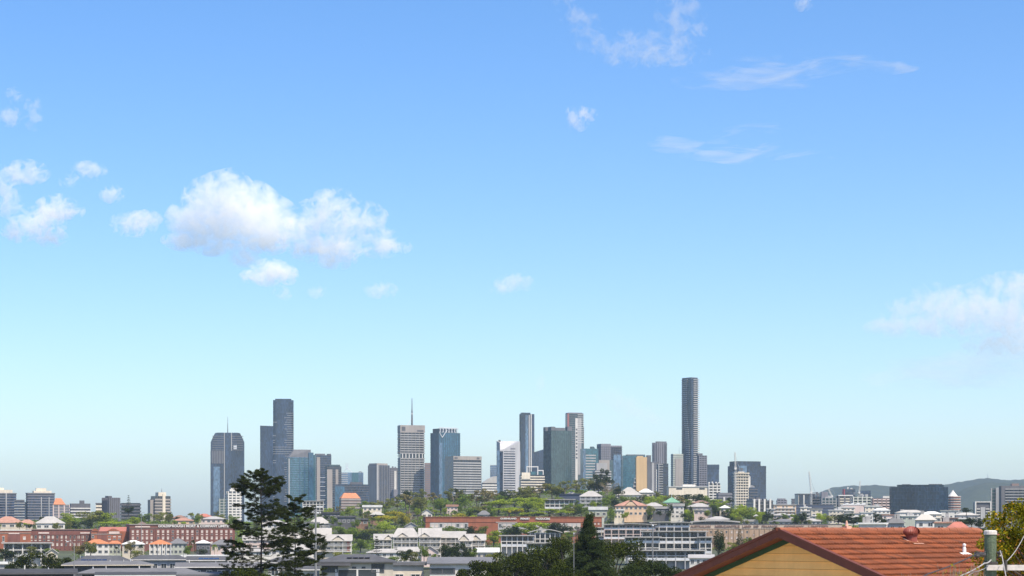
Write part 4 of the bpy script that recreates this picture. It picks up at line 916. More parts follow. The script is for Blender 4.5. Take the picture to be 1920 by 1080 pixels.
def flats(label, px0, px1, ytop, ybase, D, floors, bays, wall='white_wall', rm='tin_white', depth=14, theta=0, name='apartment_block', slab='white_trim', roof_over=1.2, curved=0.0, pier=None, back='glass_dark', setback=0, cat='apartments'):
    """balconied flats: slabs, piers, railings in front of recessed glazing"""
    pc = (px0+px1)/2; a = math.atan((pc-960)/F); k = D/F/math.cos(a); w = (px1-px0)*k
    zb = ZC+(YH-ybase)/F*D; h = ZC+(YH-ytop)/F*D-zb; p = W(pc, 992, D)
    o = tag(empty(name, (p.x, D, zb), math.radians(theta)-a), label, cat)
    b = MB(); b.box(-w/2, w/2, 2.2, depth, -5, h); b.build('wall', wall, o)
    st = h/floors; bw = w/bays
    for f in range(floors):
        z = st*f
        b = MB(); b.box(-w/2-.2, w/2+.2, 0, 2.4, z-.3, z+.02); b.build('floor_slab', slab, o)
        b = MB(); b.box(-w/2+.1, w/2-.1, .05, .13, z+.02, z+.95); b.build('balustrade', back if f % 2 else 'steel_pale', o)
        for q in range(bays):
            x = -w/2 + bw*(q+.5); window(o, x, 2.14, z+st*.46, bw*.78, st*.72, 'white_trim')
    for q in range(bays+1):
        x = -w/2 + bw*q; b = MB(); b.box(x-.22, x+.22, -.06, 2.4, -4, h); b.build('pier', pier or wall, o)
    b = MB()
    if curved:
        kk = 10
        for i in range(kk):
            u0, u1 = i/kk, (i+1)/kk; W2 = w/2+roof_over
            f = lambda u: h+.3+curved*math.sin(math.pi*u)
            x0, x1 = -W2+2*W2*u0, -W2+2*W2*u1
            b.quad((x0,-roof_over,f(u0)),(x1,-roof_over,f(u1)),(x1,depth,f(u1)),(x0,depth,f(u0))); b.quad((x0,-roof_over,f(u0)-.4),(x1,-roof_over,f(u1)-.4),(x1,-roof_over,f(u1)),(x0,-roof_over,f(u0)))
            b.quad((x0,-roof_over,f(u0)-.4),(x0,depth,f(u0)-.4),(x1,depth,f(u1)-.4),(x1,-roof_over,f(u1)-.4))
    else: b.box(-w/2-roof_over, w/2+roof_over, -roof_over, depth+.5, h, h+.45)
    b.build('roof', rm, o)
    return o

def riverside():
    # --- white gabled complex, centre left (about 980 m away)
    D = 985
    kw = dict(D=D, wall='beige_wall', rm='tin_white', verandah=True, ov=.7, down=4, cat='townhouse', name='townhouse')
    house('white roofed townhouse at the left end of middle row with one gablet', 700, 737, 1001, 1011, 1034, roof='gable', rows=2, cols=4, gables=((728,17,1003),), theta=0, depth=12, **kw)
    house('taller white townhouse with attic dormers, left of the two', 735, 786, 990, 1006, 1040, roof='hip', rows=3, cols=6, depth=14, ridge=30, gables=((755,20,999),), **kw)
    house('taller white townhouse with attic dormers and long raking side, right one', 784, 829, 990, 1006, 1040, roof='gable', rows=3, cols=5, depth=14, gables=((796,20,999),), **kw)
    house('wide plain white roofed townhouse right of dormered pair', 816, 874, 996, 1007, 1036, roof='gable', rows=3, cols=6, depth=13, D=995, **{k: v for k, v in kw.items() if k != 'D'})
    house('white townhouse with sharp vented gable right of the wide plain one', 859, 888, 1001, 1013, 1036, roof='gable', rows=2, cols=3, depth=10, gables=((870,20,1002),), D=975, **{k: v for k, v in kw.items() if k != 'D'})
    house('white townhouse with vented gable at the right end of middle row', 882, 912, 1001, 1012, 1034, roof='gable', rows=2, cols=3, depth=10, gables=((892,19,1003),), D=980, **{k: v for k, v in kw.items() if k != 'D'})
    house('low white boathouse roof in front of left dormered townhouse', 686, 756, 1029, 1036, 1046, D=900, roof='hip', rows=1, cols=5, depth=9, cat='house')
    house('low white barrel roofed house in front of right dormered townhouse', 788, 824, 1023, 1035, 1046, D=900, roof='front', rows=1, cols=3, depth=9, wall='pink_wall')
    house('white pavilion roof left of barrel roofed house', 745, 790, 1026, 1034, 1046, D=905, roof='gable', rows=1, cols=3, depth=8)
    house('long low pale roofed house above the dark foreground trees', 891, 937, 1027, 1035, 1050, D=880, roof='gable', rows=1, cols=4, depth=9, wall='beige_wall', rm='tin_pale')
    # --- left white group behind the tall pine
    house('white hipped townhouse behind the second pine, upper left', 520, 575, 994, 1008, 1030, D=1010, roof='hip', rows=2, cols=4, wall='beige_wall', gables=((548,18,1001),), verandah=True, cat='townhouse', name='townhouse')
    house('white gabled townhouse right of the second pine with wide front', 570, 622, 990, 1006, 1034, D=1000, roof='gable', rows=2, cols=5, wall='beige_wall', gables=((612,24,1001),), verandah=True, cat='townhouse', name='townhouse')
    o = house('white townhouse with terracotta wall panel at right end of left group', 608, 661, 1002, 1013, 1034, D=985, roof='gable', rows=2, cols=4, wall='beige_wall', gables=((634,24,1004),), verandah=True, cat='townhouse', name='townhouse')
    b = MB(); b.box(o['_w']*.30, o['_w']*.40, .35, .62, 0, o['_he']-.6); b.build('terracotta_panel', 'roof_red', o)
    house('white low roofs glimpsed through the lower pine branches', 415, 510, 1027, 1034, 1044, D=900, roof='hip', rows=1, cols=6, depth=10)
    house('white long roof behind pine trunk, mid height', 505, 590, 1021, 1030, 1042, D=920, roof='hip', rows=1, cols=6, depth=10)
    house('white roofed house right above the pine trunk middle', 455, 530, 1004, 1013, 1028, D=1020, roof='gable', rows=2, cols=5, wall='pink_wall', depth=10)
    # --- villas with orange roofs, lower left
    v = dict(verandah=False, frame='grey_wall', ov=.5)
    o = house('white riverside villa with orange pyramid roof and big dark windows, leftmost', 158, 206, 1011, 1019, 1040, D=905, roof='hip', rm='roof_orange', rows=2, cols=4, ridge=10, **v)
    house('grey green two storey villa adjoining the leftmost orange roofed villa', 203, 228, 1014, 1019, 1040, D=915, roof='hip', rm='roof_orange', wall='sage_wall', rows=2, cols=3, ridge=10, **v)
    house('beige villa half hidden by shrubs between the two orange roofs', 228, 272, 1013, 1020, 1040, D=930, roof='hip', wall='beige_wall', rm='tin_pale', rows=2, cols=3, **v)
    o = house('cream villa with bright orange pyramid roof and tall columns', 279, 322, 1012, 1020, 1040, D=900, roof='hip', rm='roof_orange', rows=2, cols=4, ridge=4, **v)
    for i in range(6):
        b = MB(); x = -o['_w']*.45 + o['_w']*.18*i; b.box(x-.14, x+.14, -.3, 0, -1, o['_he']); b.build('column', 'white_trim', o)
    house('sage villa with grey hipped roof right of the columned villa', 316, 352, 1009, 1019, 1040, D=925, roof='hip', rm='tin_grey', wall='sage_wall', rows=2, cols=4, **v)
    house('charcoal walled house with pale roof beside small palm', 366, 396, 1012, 1018, 1038, D=930, roof='hip', rm='tin_pale', wall='dark_wall', rows=1, cols=3, **v)
    house('beige house with mauve roof at the left foot of tall pine', 394, 438, 1012, 1021, 1036, D=950, roof='hip', rm='tin_grey', wall='pink_wall', rows=1, cols=4, **v)
    # --- far lower left
    flats('white flat roofed modern house below the maroon brick store', 10, 92, 1019, 1042, 930, 2, 5, depth=10, name='modern_house', cat='house')
    house('small cream gabled house poking out of the hedge', 86, 110, 1028, 1037, 1048, D=860, roof='front', wall='cream_wall', rm='tin_white', rows=1, cols=2)
    house('pale boundary shed at the far left below the hedge', -20, 23, 1054, 1058, 1076, D=620, roof='flat', wall='concrete', rm='tin_pale', rows=0, cols=1)
    # --- apartment rows right of the dark trees
    flats('white apartment block with glass bays and horizontal roof deck', 1205, 1323, 997, 1039, 960, 4, 8, depth=18)
    flats('lower white apartment wing with curved terrace left of the main block', 1172, 1236, 1008, 1036, 940, 3, 5, depth=14)
    flats('lower white apartment wing right end of the main block', 1312, 1334, 1008, 1037, 955, 3, 2, depth=14)
    flats('riverside terrace with white awning in front of apartment block', 1178, 1320, 1033, 1050, 900, 2, 8, wall='grey_wall', depth=8, name='terrace_building', cat='building')
    flats('curved glass fronted white apartments above the dark trees', 994, 1050, 999, 1021, 1000, 2, 6, depth=14, curved=1.6)
    flats('long white balcony apartments left of the curved front', 940, 1000, 1005, 1024, 985, 2, 6, depth=12)
    flats('lower white terrace of the curved apartments', 988, 1042, 1019, 1030, 965, 1, 4, depth=10)
    flats('pink rendered flats with thin flat roof above the dark trees right', 1133, 1228, 984, 1010, 1130, 3, 7, wall='pink_wall', depth=16, curved=.5, slab='pink_wall')
    flats('white flats with dark window boxes right of the pink flats', 1222, 1292, 980, 1006, 1140, 3, 5, wall='white_wall', depth=16, slab='mauve_grey', curved=.4)
    flats('narrow tan walled flats at end of the orange brick store', 1117, 1150, 990, 1012, 1150, 3, 3, wall='beige_wall', depth=12, roof_over=.5)
    house('low white house with ribbed carport beside round dark trees', 1290, 1340, 1040, 1046, 1062, D=780, roof='skillion', wall='white_wall', rm='tin_white', rows=1, cols=4)
riverside()

def hillside():
    H = house
    # left ridge
    H('salmon hip roofed house at the left edge below the towers', -15, 45, 968, 980, 992, D=1330, rm='roof_pink', wall='beige_wall', rows=1, cols=4)
    H('lower salmon roofed house right behind the left edge one', 30, 72, 974, 983, 992, D=1340, rm='roof_pink', wall='beige_wall', rows=1, cols=3)
    H('pale tent shaped roof house left of the lime tree clump', 66, 122, 968, 981, 994, D=1320, rm='tin_white', wall='white_wall', rows=1, cols=4, ridge=14)
    H('tiny red roofed houses on skyline left of the slate tower', 366, 400, 963, 969, 975, D=1500, rm='roof_red', wall='beige_wall', rows=1, cols=4)
    H('green topped tan garden house above lettered store', 322, 366, 971, 976, 984, D=1420, rm='roof_pink', wall='peach_wall', rows=1, cols=3)
    H('white skyline house right of the small pines on the left ridge', 376, 425, 968, 973, 982, D=1440, rm='tin_white', wall='pink_wall', rows=1, cols=5)
    H('dark roofed house on the left ridge by round tree', 322, 352, 966, 971, 978, D=1490, rm='roof_brown', wall='beige_wall', rows=1, cols=3)
    H('red gabled house seen through the pine crown', 488, 512, 963, 970, 980, D=1480, roof='front', rm='roof_red', wall='white_wall', rows=1, cols=2)
    H('white roofed house right of pine trunk below red gable', 488, 545, 975, 983, 992, D=1330, rm='tin_white', wall='white_wall', rows=1, cols=5)
    flats('white many windowed block with stepped roof above second pine', 568, 606, 940, 962, 1600, 4, 6, depth=12, wall='white_wall', roof_over=.4)
    H('white double hip roofed house right of second pine', 578, 620, 969, 981, 990, D=1320, rm='tin_white', wall='white_wall', rows=2, cols=4, verandah=True)
    H('grey walled low house under double hip roof', 566, 600, 979, 984, 993, D=1290, roof='flat', rm='tin_grey', wall='grey_wall', rows=1, cols=4)
    H('dark long flat roofed house above the green bank', 602, 640, 960, 963, 975, D=1430, roof='flat', rm='tin_dark', wall='dark_wall', rows=1, cols=5)
    H('dark modern house with thin curved roof and large windows', 631, 668, 967, 970, 985, D=1340, roof='flat', rm='tin_charcoal', wall='dark_wall', rows=1, cols=4)
    H('timber clad wing right of the dark modern house', 666, 692, 972, 975, 985, D=1345, roof='flat', rm='tin_charcoal', wall='timber_wall', rows=1, cols=2)
    H('cream cube house with dark roof slot on upper left slope', 679, 717, 947, 951, 967, D=1480, roof='flat', rm='tin_pale', wall='cream_wall', rows=2, cols=4)
    H('white skillion roofed house beneath the cream cube', 693, 722, 959, 965, 974, D=1430, roof='hip', rm='tin_white', wall='timber_wall', rows=1, cols=2)
    H('small white gabled cottage left of the orange brick store', 789, 812, 954, 962, 972, D=1420, roof='front', rm='tin_white', wall='white_wall', rows=1, cols=2)
    H('white pyramid roof cottage above the left dormered townhouse', 757, 785, 979, 987, 996, D=1180, roof='front', rm='tin_white', wall='grey_wall', rows=1, cols=2)
    H('salmon walled house with cypress on the wooded slope', 836, 860, 946, 950, 963, D=1470, roof='flat', rm='roof_pink', wall='pink_wall', rows=2, cols=3)
    H('dark brown house half buried in trees mid slope', 900, 917, 941, 944, 956, D=1500, roof='flat', rm='tin_pale', wall='timber_wall', rows=1, cols=2)
    H('grey hip roofed house just above the orange brick store', 893, 922, 957, 965, 974, D=1400, rm='tin_grey', wall='beige_wall', rows=1, cols=3)
    flats('white framed modern house with tall openings above lime trees', 1022, 1076, 937, 953, 1440, 2, 6, depth=12, back='glass_teal', name='modern_house', cat='house')
    o = H('navy walled hall with red end panel on the hill', 1046, 1102, 926, 927, 940, D=1500, roof='flat', rm='navy_wall', wall='navy_wall', rows=0, cols=1)
    b = MB(); b.box(o['_w']*.38, o['_w']*.5, .1, .55, 0, o['_he']+.4); b.build('end_panel', 'red_panel', o)
    H('white domed roof house peeking over navy hall', 1062, 1082, 921, 926, 934, D=1560, rm='tin_white', rows=1, cols=2)
    H('large white gabled house with balconies right of red panel', 1086, 1130, 920, 930, 951, D=1470, roof='hip', rm='tin_white', wall='white_wall', rows=3, cols=4, verandah=True)
    H('cream terrace house with dark garage below the gabled house', 1103, 1140, 950, 956, 972, D=1400, roof='flat', rm='tin_pale', wall='sage_wall', rows=1, cols=3)
    H('broad white tent roofed house at crest beside grey tree', 1155, 1204, 913, 928, 941, D=1560, rm='tin_white', wall='white_wall', rows=1, cols=4, ridge=6)
    H('white lower roof right of the tent roofed house', 1196, 1226, 916, 923, 935, D=1590, rm='tin_pale', wall='beige_wall', rows=1, cols=3)
    H('peach two storey house with cream gable and arcade', 1152, 1215, 938, 948, 968, D=1380, roof='hip', rm='roof_pink', wall='peach_wall', rows=2, cols=7, gables=((1183,24,937),))
    H('yellow cream house with arched windows below the peach house', 1150, 1172, 955, 957, 973, D=1360, roof='flat', rm='tin_pale', wall='cream_wall', rows=2, cols=3)
    H('small white hip roof left of green roof house', 1205, 1246, 942, 949, 962, D=1400, rm='tin_white', wall='cream_wall', rows=1, cols=4)
    H('dark glazed house under the small white hip roof', 1222, 1256, 950, 954, 966, D=1380, roof='flat', rm='tin_white', wall='dark_wall', rows=1, cols=4)
    o = H('house with sea green pyramid roof and white finial', 1243, 1276, 932, 942, 955, D=1480, rm='roof_green', wall='white_wall', rows=1, cols=3, ridge=1)
    b = MB(); z = ZC+(YH-932)/F*1480 - o.location.z; b.tube((0,7,z-.5),(0,7,z+3),.25,.15,6); b.lathe([(.05,z+1.2),(.5,z+1.7),(.05,z+2.2)],(0,7),8); b.build('finial', 'white_trim', o)
    H('white stacked cube house with wide openings centre right', 1256, 1284, 944, 949, 972, D=1390, roof='flat', rm='tin_white', wall='white_wall', rows=3, cols=3)
    H('white oval house with brown upper roof on right slope', 1287, 1336, 943, 950, 962, D=1430, rm='tin_white', wall='pink_wall', rows=1, cols=5)
    H('brown hip roof behind the white oval house', 1296, 1332, 938, 943, 950, D=1500, rm='roof_brown', wall='beige_wall', rows=1, cols=3)
    H('low pale terraces right of the white oval house', 1300, 1337, 955, 957, 966, D=1400, roof='flat', rm='tin_white', wall='pink_wall', rows=1, cols=4)
    H('white clutter roofed house above tan lettered store', 1320, 1372, 968, 974, 982, D=1330, roof='hip', rm='tin_white', wall='brown_band', rows=1, cols=5)
    H('grey roof house between white block and lime tree', 1348, 1370, 947, 952, 962, D=1450, rm='tin_pale', wall='beige_wall', rows=1, cols=2)
    H('white low sheds right below the lime tree', 1390, 1420, 974, 978, 986, D=1320, roof='flat', rm='tin_white', wall='white_wall', rows=1, cols=4)
    H('pale hip roof house under the four pier block', 1412, 1424, 964, 968, 978, D=1360, rm='tin_white', wall='sage_wall', rows=1, cols=2)
    H('white gabled house right of the dark green bush', 1503, 1540, 972, 977, 985, D=1330, rm='tin_white', wall='white_wall', rows=1, cols=4)
    H('sage long roof house above right half of tan store', 1440, 1500, 973, 978, 986, D=1320, rm='tin_grey', wall='beige_wall', rows=1, cols=6)
    H('pink roof low house below the peach flats', 1448, 1485, 962, 966, 974, D=1500, rm='tin_white', wall='pink_wall', rows=1, cols=4)
    H('maroon hip roof peeking above the tiled ridge at right', 1770, 1822, 978, 993, 1003, D=330, rm='roof_red', wall='beige_wall', rows=0, cols=1, ridge=12)
hillside()

def near_roofs():
    """suburban roofs on the near bank, 250 to 420 m away"""
    H = house
    o = H('grey hipped roof house with beige walls and black windows at bottom centre', 596, 744, 1040, 1053, 1100, D=380, rm='tin_charcoal', wall='beige_wall', rows=1, cols=1, depth=11, ridge=60, ov=.7)
    k = 380/F
    for x0, x1, z0, z1 in ((-6.6,-3.6,2.6,4.3),(2.6,5.0,2.6,4.2),(-1.0,-.2,3.3,3.7),(.8,1.5,3.3,3.7)): window(o, (x0+x1)/2, .66, (z0+z1)/2, x1-x0, z1-z0, 'dark_wall')
    for i in range(4): b = MB(); b.box(-1.9+i*1.1, -.95+i*1.1, 2.0, 3.2, 5.35, 5.42); b.build('solar_panel', 'solar_panel', o)
    b = MB(); b.box(-8.5,-1.2,-.5,.05,3.9,4.35); b.build('fascia_beam', 'dark_wall', o)
    o = H('white house with pale grey skillion roof left of dark trees', 800, 930, 1046, 1056, 1100, D=400, roof='skillion', rm='tin_grey', wall='white_wall', rows=0, cols=1, depth=12, ov=.6)
    for x0, x1, z0, z1 in ((-6.2,-1.2,2.5,3.6),(.2,1.6,2.9,3.4)): window(o, (x0+x1)/2, .56, (z0+z1)/2, x1-x0, z1-z0, 'dark_wall')
    H('small cream wall house between palm and grey hipped house', 728, 800, 1054, 1060, 1110, D=410, roof='flat', rm='tin_grey', wall='cream_wall', rows=1, cols=2, depth=9)
    def gut(o, m='white_trim', dz=0.0):
        w = o['_w']; b = MB(); b.box(-w/2, w/2, -.10, .02, o['_he']-.2+dz, o['_he']-.06+dz); b.build('gutter', m, o)
        return o
    def panels(o, x0, n, y0, z0, dz, rows=2):
        for r in range(rows):
            for i in range(n):
                b = MB(); x = x0+i*1.08; y = y0+r*1.7; z = z0+r*dz
                b.v += [(x,y,z),(x+1.0,y,z),(x+1.0,y+1.6,z+dz*.94),(x,y+1.6,z+dz*.94),(x,y,z+.05),(x+1.0,y,z+.05),(x+1.0,y+1.6,z+dz*.94+.05),(x,y+1.6,z+dz*.94+.05)]
                for f in ((4,5,6,7),(0,1,5,4),(1,2,6,5),(3,0,4,7)): b.f.append(f); b.m.append(0)
                b.build('solar_panel', 'solar_panel', o)
    def clutter(o, n, ym, z):
        for i in range(n):
            x = random.uniform(-.42,.42)*o['_w']; b = MB(); s_ = random.uniform(.12,.3)
            b.tube((x,ym,z-.4),(x,ym,z+random.uniform(.3,.7)),s_*.3,s_*.3,6); b.build('roof_vent', random.choice(('white_trim','steel_pale','tin_grey')), o)
    o = gut(H('blue grey roof house with solar panels behind the long dark house', 140, 246, 1042, 1052, 1085, D=430, rm='tin_charcoal', wall='grey_wall', rows=0, cols=1, depth=8, ridge=60)); panels(o, -4.5, 5, .4, o['_he']+.08, .42); clutter(o, 3, 4, o['_he']+.8)
    o = gut(H('long dark walled house with bright gutter at lower left', 118, 286, 1052, 1058.5, 1088, D=390, roof='hip', rm='tin_grey', wall='dark_wall', rows=1, cols=9, depth=7, frame='dark_wall', ridge=120), 'cream_wall'); clutter(o, 4, 3, o['_he']+.5)
    o = gut(H('low grey roof house along the bottom left with white fascia', 150, 372, 1066, 1074, 1100, D=310, roof='hip', rm='tin_grey', wall='dark_wall', rows=1, cols=9, depth=6, ridge=170), 'dark_wall'); clutter(o, 4, 3, o['_he']+.4)
    o = gut(H('slate roofed house with white framed windows right of solar house', 246, 352, 1041, 1048.5, 1080, D=440, roof='hip', rm='tin_charcoal', wall='grey_wall', rows=1, cols=6, depth=7, ridge=70)); clutter(o, 2, 3, o['_he']+.6)
    o = gut(H('slate roofed wing with skylights left of the pine trunk', 350, 440, 1043, 1050, 1080, D=430, roof='gable', rm='tin_charcoal', wall='grey_wall', rows=1, cols=5, depth=7)); panels(o, -2.5, 4, .6, o['_he']+.12, .30, 1)
    o = gut(H('grey carport with white posts before the slate wing', 330, 500, 1055, 1062, 1092, D=330, roof='gable', rm='tin_grey', wall='dark_wall', rows=1, cols=7, depth=6)); clutter(o, 3, 3, o['_he']+.4)
    o = gut(H('charcoal roof strip along the bottom left corner', -30, 142, 1067, 1074, 1110, D=270, roof='gable', rm='tin_dark', wall='dark_wall', rows=1, cols=5, depth=5), 'dark_wall'); clutter(o, 2, 2.5, o['_he']+.3)
    o = gut(H('white walled garage strip at the bottom edge by pine', 180, 330, 1073, 1077.5, 1100, D=265, roof='gable', rm='tin_dark', wall='white_wall', rows=0, cols=1, depth=5))
    H('white walled shed at the bottom edge left of pine foot', 332, 440, 1073, 1077, 1100, D=262, roof='gable', rm='tin_grey', wall='white_wall', rows=1, cols=4, depth=5, frame='dark_wall')
    o = gut(H('dark blue grey roof house right of the pine trunk', 498, 604, 1045, 1054, 1090, D=390, roof='hip', rm='tin_charcoal', wall='grey_wall', rows=1, cols=4, depth=8, ridge=60)); clutter(o, 3, 4, o['_he']+.6)
    gut(H('grey garage with white doors right of second pine base', 520, 600, 1062, 1067, 1100, D=320, roof='gable', rm='tin_charcoal', wall='white_wall', rows=1, cols=3, depth=5, frame='grey_wall'))
    H('pale riverside wall house right end of villas', 340, 440, 1041, 1045, 1060, D=600, roof='flat', rm='tin_pale', wall='concrete', rows=1, cols=6, depth=8)
near_roofs()
# ------------------------------------------------------------------ foliage
rng = np.random.default_rng(11)
def leaf_mesh(name, C, S, out=None, aspect=.6, m='leaf_green', jitter=1.0):
    """one small four sided leaf or leaf clump at every centre"""
    n = len(C)
    nr = rng.normal(size=(n,3))*jitter
    if out is not None: nr = nr*.75 + out
    nr /= np.linalg.norm(nr, axis=1)[:,None]+1e-9
    a = np.cross(nr, rng.normal(size=(n,3))); a /= np.linalg.norm(a, axis=1)[:,None]+1e-9
    b = np.cross(nr, a)
    S = np.broadcast_to(np.asarray(S, float), (n,))[:,None]*rng.uniform(.65,1.35,(n,1))
    a = a*S*.5; b = b*S*.5*aspect
    V = np.stack([C-a, C-b*.9+a*.1, C+a, C+b], 1).reshape(-1,3)
    me = bpy.data.meshes.new(name)
    me.vertices.add(4*n); me.vertices.foreach_set('co', V.ravel())
    me.loops.add(4*n); me.loops.foreach_set('vertex_index', np.arange(4*n, dtype=np.int32))
    me.polygons.add(n); me.polygons.foreach_set('loop_start', np.arange(0, 4*n, 4, dtype=np.int32))
    me.materials.append(M[m]); me.update(calc_edges=True)
    return me
def lobes_cloud(lobes, n, fill=.55):
    """points spread through a set of lobes (x,y,z,r,flat); returns points and outward directions"""
    L = np.array(lobes); wgt = L[:,3]**2; idx = rng.choice(len(L), n, p=wgt/wgt.sum())
    d = rng.normal(size=(n,3)); d /= np.linalg.norm(d, axis=1)[:,None]
    r = rng.uniform(fill, 1, n)**.5
    P = L[idx,:3] + d*(L[idx,3]*r)[:,None]*np.stack([np.ones(n), np.ones(n), L[idx,4]], 1)
    return P, d
TREES = {}
def make_kind(kind, var):
    lob = []; trunk = MB(); R = random.Random(hash((kind, var)) % 1000 if False else var*17 + len(kind)*5)
    U = R.uniform
    def limb(p, q, r0, r1): trunk.tube(p, q, r0, r1, 6)
    if kind == 'broad':
        limb((0,0,-.1),(0,0,.38),.028,.02)
        for i in range(16):
            a = U(0,6.28); r = U(.05,.33); z = U(.38,.86); rr = U(.11,.19)*(1.1 if z < .7 else .85)
            lob.append((r*math.cos(a), r*math.sin(a), min(z,1-rr*.9), rr, .8))
            if i < 7: limb((0,0,.3),(r*.8*math.cos(a), r*.8*math.sin(a), z*.9), .014, .004)
        n, s, fl = 2600, .048, .5
    elif kind == 'umbrella':
        limb((0,0,-.1),(0,0,.45),.03,.024)
        for i in range(18):
            a = U(0,6.28); r = U(.0,.40)**.8; z = .82-.55*r*r-U(0,.1); rr = U(.08,.14)
            lob.append((r*math.cos(a), r*math.sin(a), z, rr, .65))
            if i < 9: limb((0,0,.42),(r*.9*math.cos(a), r*.9*math.sin(a), z-.03), .014, .004)
        n, s, fl = 2600, .042, .4
    elif kind == 'gum':
        limb((0,0,-.1),(.02,0,.5),.022,.014)
        for i in range(15):
            a = U(0,6.28); r = U(.08,.38); z = U(.42,.93); rr = U(.07,.13)
            lob.append((r*math.cos(a), r*math.sin(a), min(z,1-rr*.9), rr, .75)); limb((.01,0,.32+.15*z),(r*math.cos(a), r*math.sin(a), z), .011, .003)
        n, s, fl = 1700, .045, .2
    elif kind == 'bare':
        limb((0,0,-.1),(.02,0,.4),.024,.016)
        for i in range(26):
            a = U(0,6.28); r = U(.08,.46); z = U(.4,.96)-r*.25; q = (r*math.cos(a), r*math.sin(a), z); limb((.01,0,.3+.1*z), q, .010, .003)
            for j in range(3): limb((q[0]*.6,q[1]*.6,.4+(z-.4)*.6),(q[0]+U(-.1,.1),q[1]+U(-.1,.1),z+U(0,.08)),.004,.0015)
            lob.append((q[0], q[1], z, .08, .8))
        n, s, fl = 1000, .03, .1
    elif kind == 'conifer':
        limb((0,0,-.05),(0,0,.97),.022,.003)
        for i in range(15):
            z = .12+.82*i/14; rr = .40*(1-z)**.75+.02
            for j in range(5):
                a = j*1.257+i*.7+U(-.2,.2); q = (rr*math.cos(a), rr*math.sin(a), z-.02+U(-.02,.02)); limb((0,0,z), q, .006, .002)
                lob.append((q[0]*.72, q[1]*.72, q[2], max(.035,rr*.30), .45))
        n, s, fl = 2600, .036, .2
    elif kind == 'tiered':      # norfolk pine with open tiers
        limb((0,0,-.05),(0,0,.98),.020,.003)
        for i in range(9):
            z = .2+.76*i/8; rr = .42*(1-z)+.05
            for j in range(6):
                a = j*1.047+i*.5; q = (rr*math.cos(a), rr*math.sin(a), z+.03); limb((0,0,z), q, .006, .002)
                for f in (.45,.75,1.0): lob.append((q[0]*f, q[1]*f, z+.03*f, .045, .5))
        n, s, fl = 1800, .03, .1
    elif kind == 'palm':
        limb((0,0,-.05),(.02,0,.72),.022,.015)
        P = []; O = []
        for j in range(22):
            a = j*.9+U(-.2,.2); el = U(-.3,1.2); L = U(.34,.46)
            for q in range(26):
                u = (q+1)/26; x = L*u*math.cos(el); z = .74+L*u*math.sin(el)-.38*u*u; sd = U(-.05,.05)*(1-u*.6)
                P.append((x*math.cos(a)-sd*math.sin(a), x*math.sin(a)+sd*math.cos(a), z-abs(sd)*.5)); O.append((0,0,1))
        TREES[(kind,var)] = (trunk.mesh('trunk', ['bark_pale']), leaf_mesh('crown', np.array(P), .07, np.array(O)*.6, .35)); return
    elif kind == 'bush':
        limb((0,0,-.1),(0,0,.4),.03,.02)
        for i in range(12):
            a = U(0,6.28); r = U(.0,.36); z = U(.15,.7); rr = U(.14,.24); lob.append((r*math.cos(a), r*math.sin(a), min(z,.98-rr), rr, .9))
        n, s, fl = 2000, .055, .5
    elif kind == 'cypress':
        limb((0,0,-.05),(0,0,.9),.02,.004)
        for i in range(14):
            z = .08+.84*i/13; lob.append((U(-.06,.06),U(-.06,.06),z,.40*math.sin(math.pi*min(1,.22+.8*(1-z)))*.8+.04,.5))
        n, s, fl = 2000, .045, .5
    P, d = lobes_cloud(lob, n, fl)
    TREES[(kind,var)] = (trunk.mesh('trunk', ['bark_pale' if kind in ('gum','bare') else 'bark']), leaf_mesh('crown', P, s, d))
for kd, nv in (('broad',3),('umbrella',2),('gum',3),('bare',1),('conifer',2),('tiered',1),('palm',1),('bush',2),('cypress',1)):
    for v_ in range(nv): make_kind(kd, v_)
TREELIST = []
KW = {'broad':('round crowned tree','broad_tree'),'umbrella':('spreading umbrella tree','umbrella_tree'),'gum':('open crowned gum tree','gum_tree'),'bare':('thinly leaved twiggy tree','bare_tree'),'conifer':('pointed conifer','conifer'),'tiered':('tiered pine','norfolk_pine'),'palm':('feathery palm','palm_tree'),'bush':('bushy shrub','shrub'),'cypress':('slim cypress','cypress')}
CW = {'leaf_lime':'lime green','leaf_green':'mid green','leaf_olive':'olive','leaf_brown':'brownish','leaf_dark':'dark green','leaf_yellow':'yellow','leaf_pine':'blackish green','leaf_fore':'deep green','leaf_purple':'mauve'}
def tree(kind, px, ytop, ybase, wpx, leafm, zone, D=None):
    if D is None: D = Dground(px, ybase)
    p = W(px, ybase, D); h = (ybase-ytop)/F*D; w = wpx/F*D
    var = len(TREELIST) % len([k for k in TREES if k[0] == kind]); tm, cm = TREES[(kind, var)]
    o = empty(KW[kind][1], p, random.uniform(0, 6.28)); o.scale = (w, w, h)
    link('trunk', tm, o); c = link('crown', cm, o)
    c.material_slots[0].link = 'OBJECT'; c.material_slots[0].material = M[leafm]
    TREELIST.append((o, kind, leafm, zone, px))
    return o
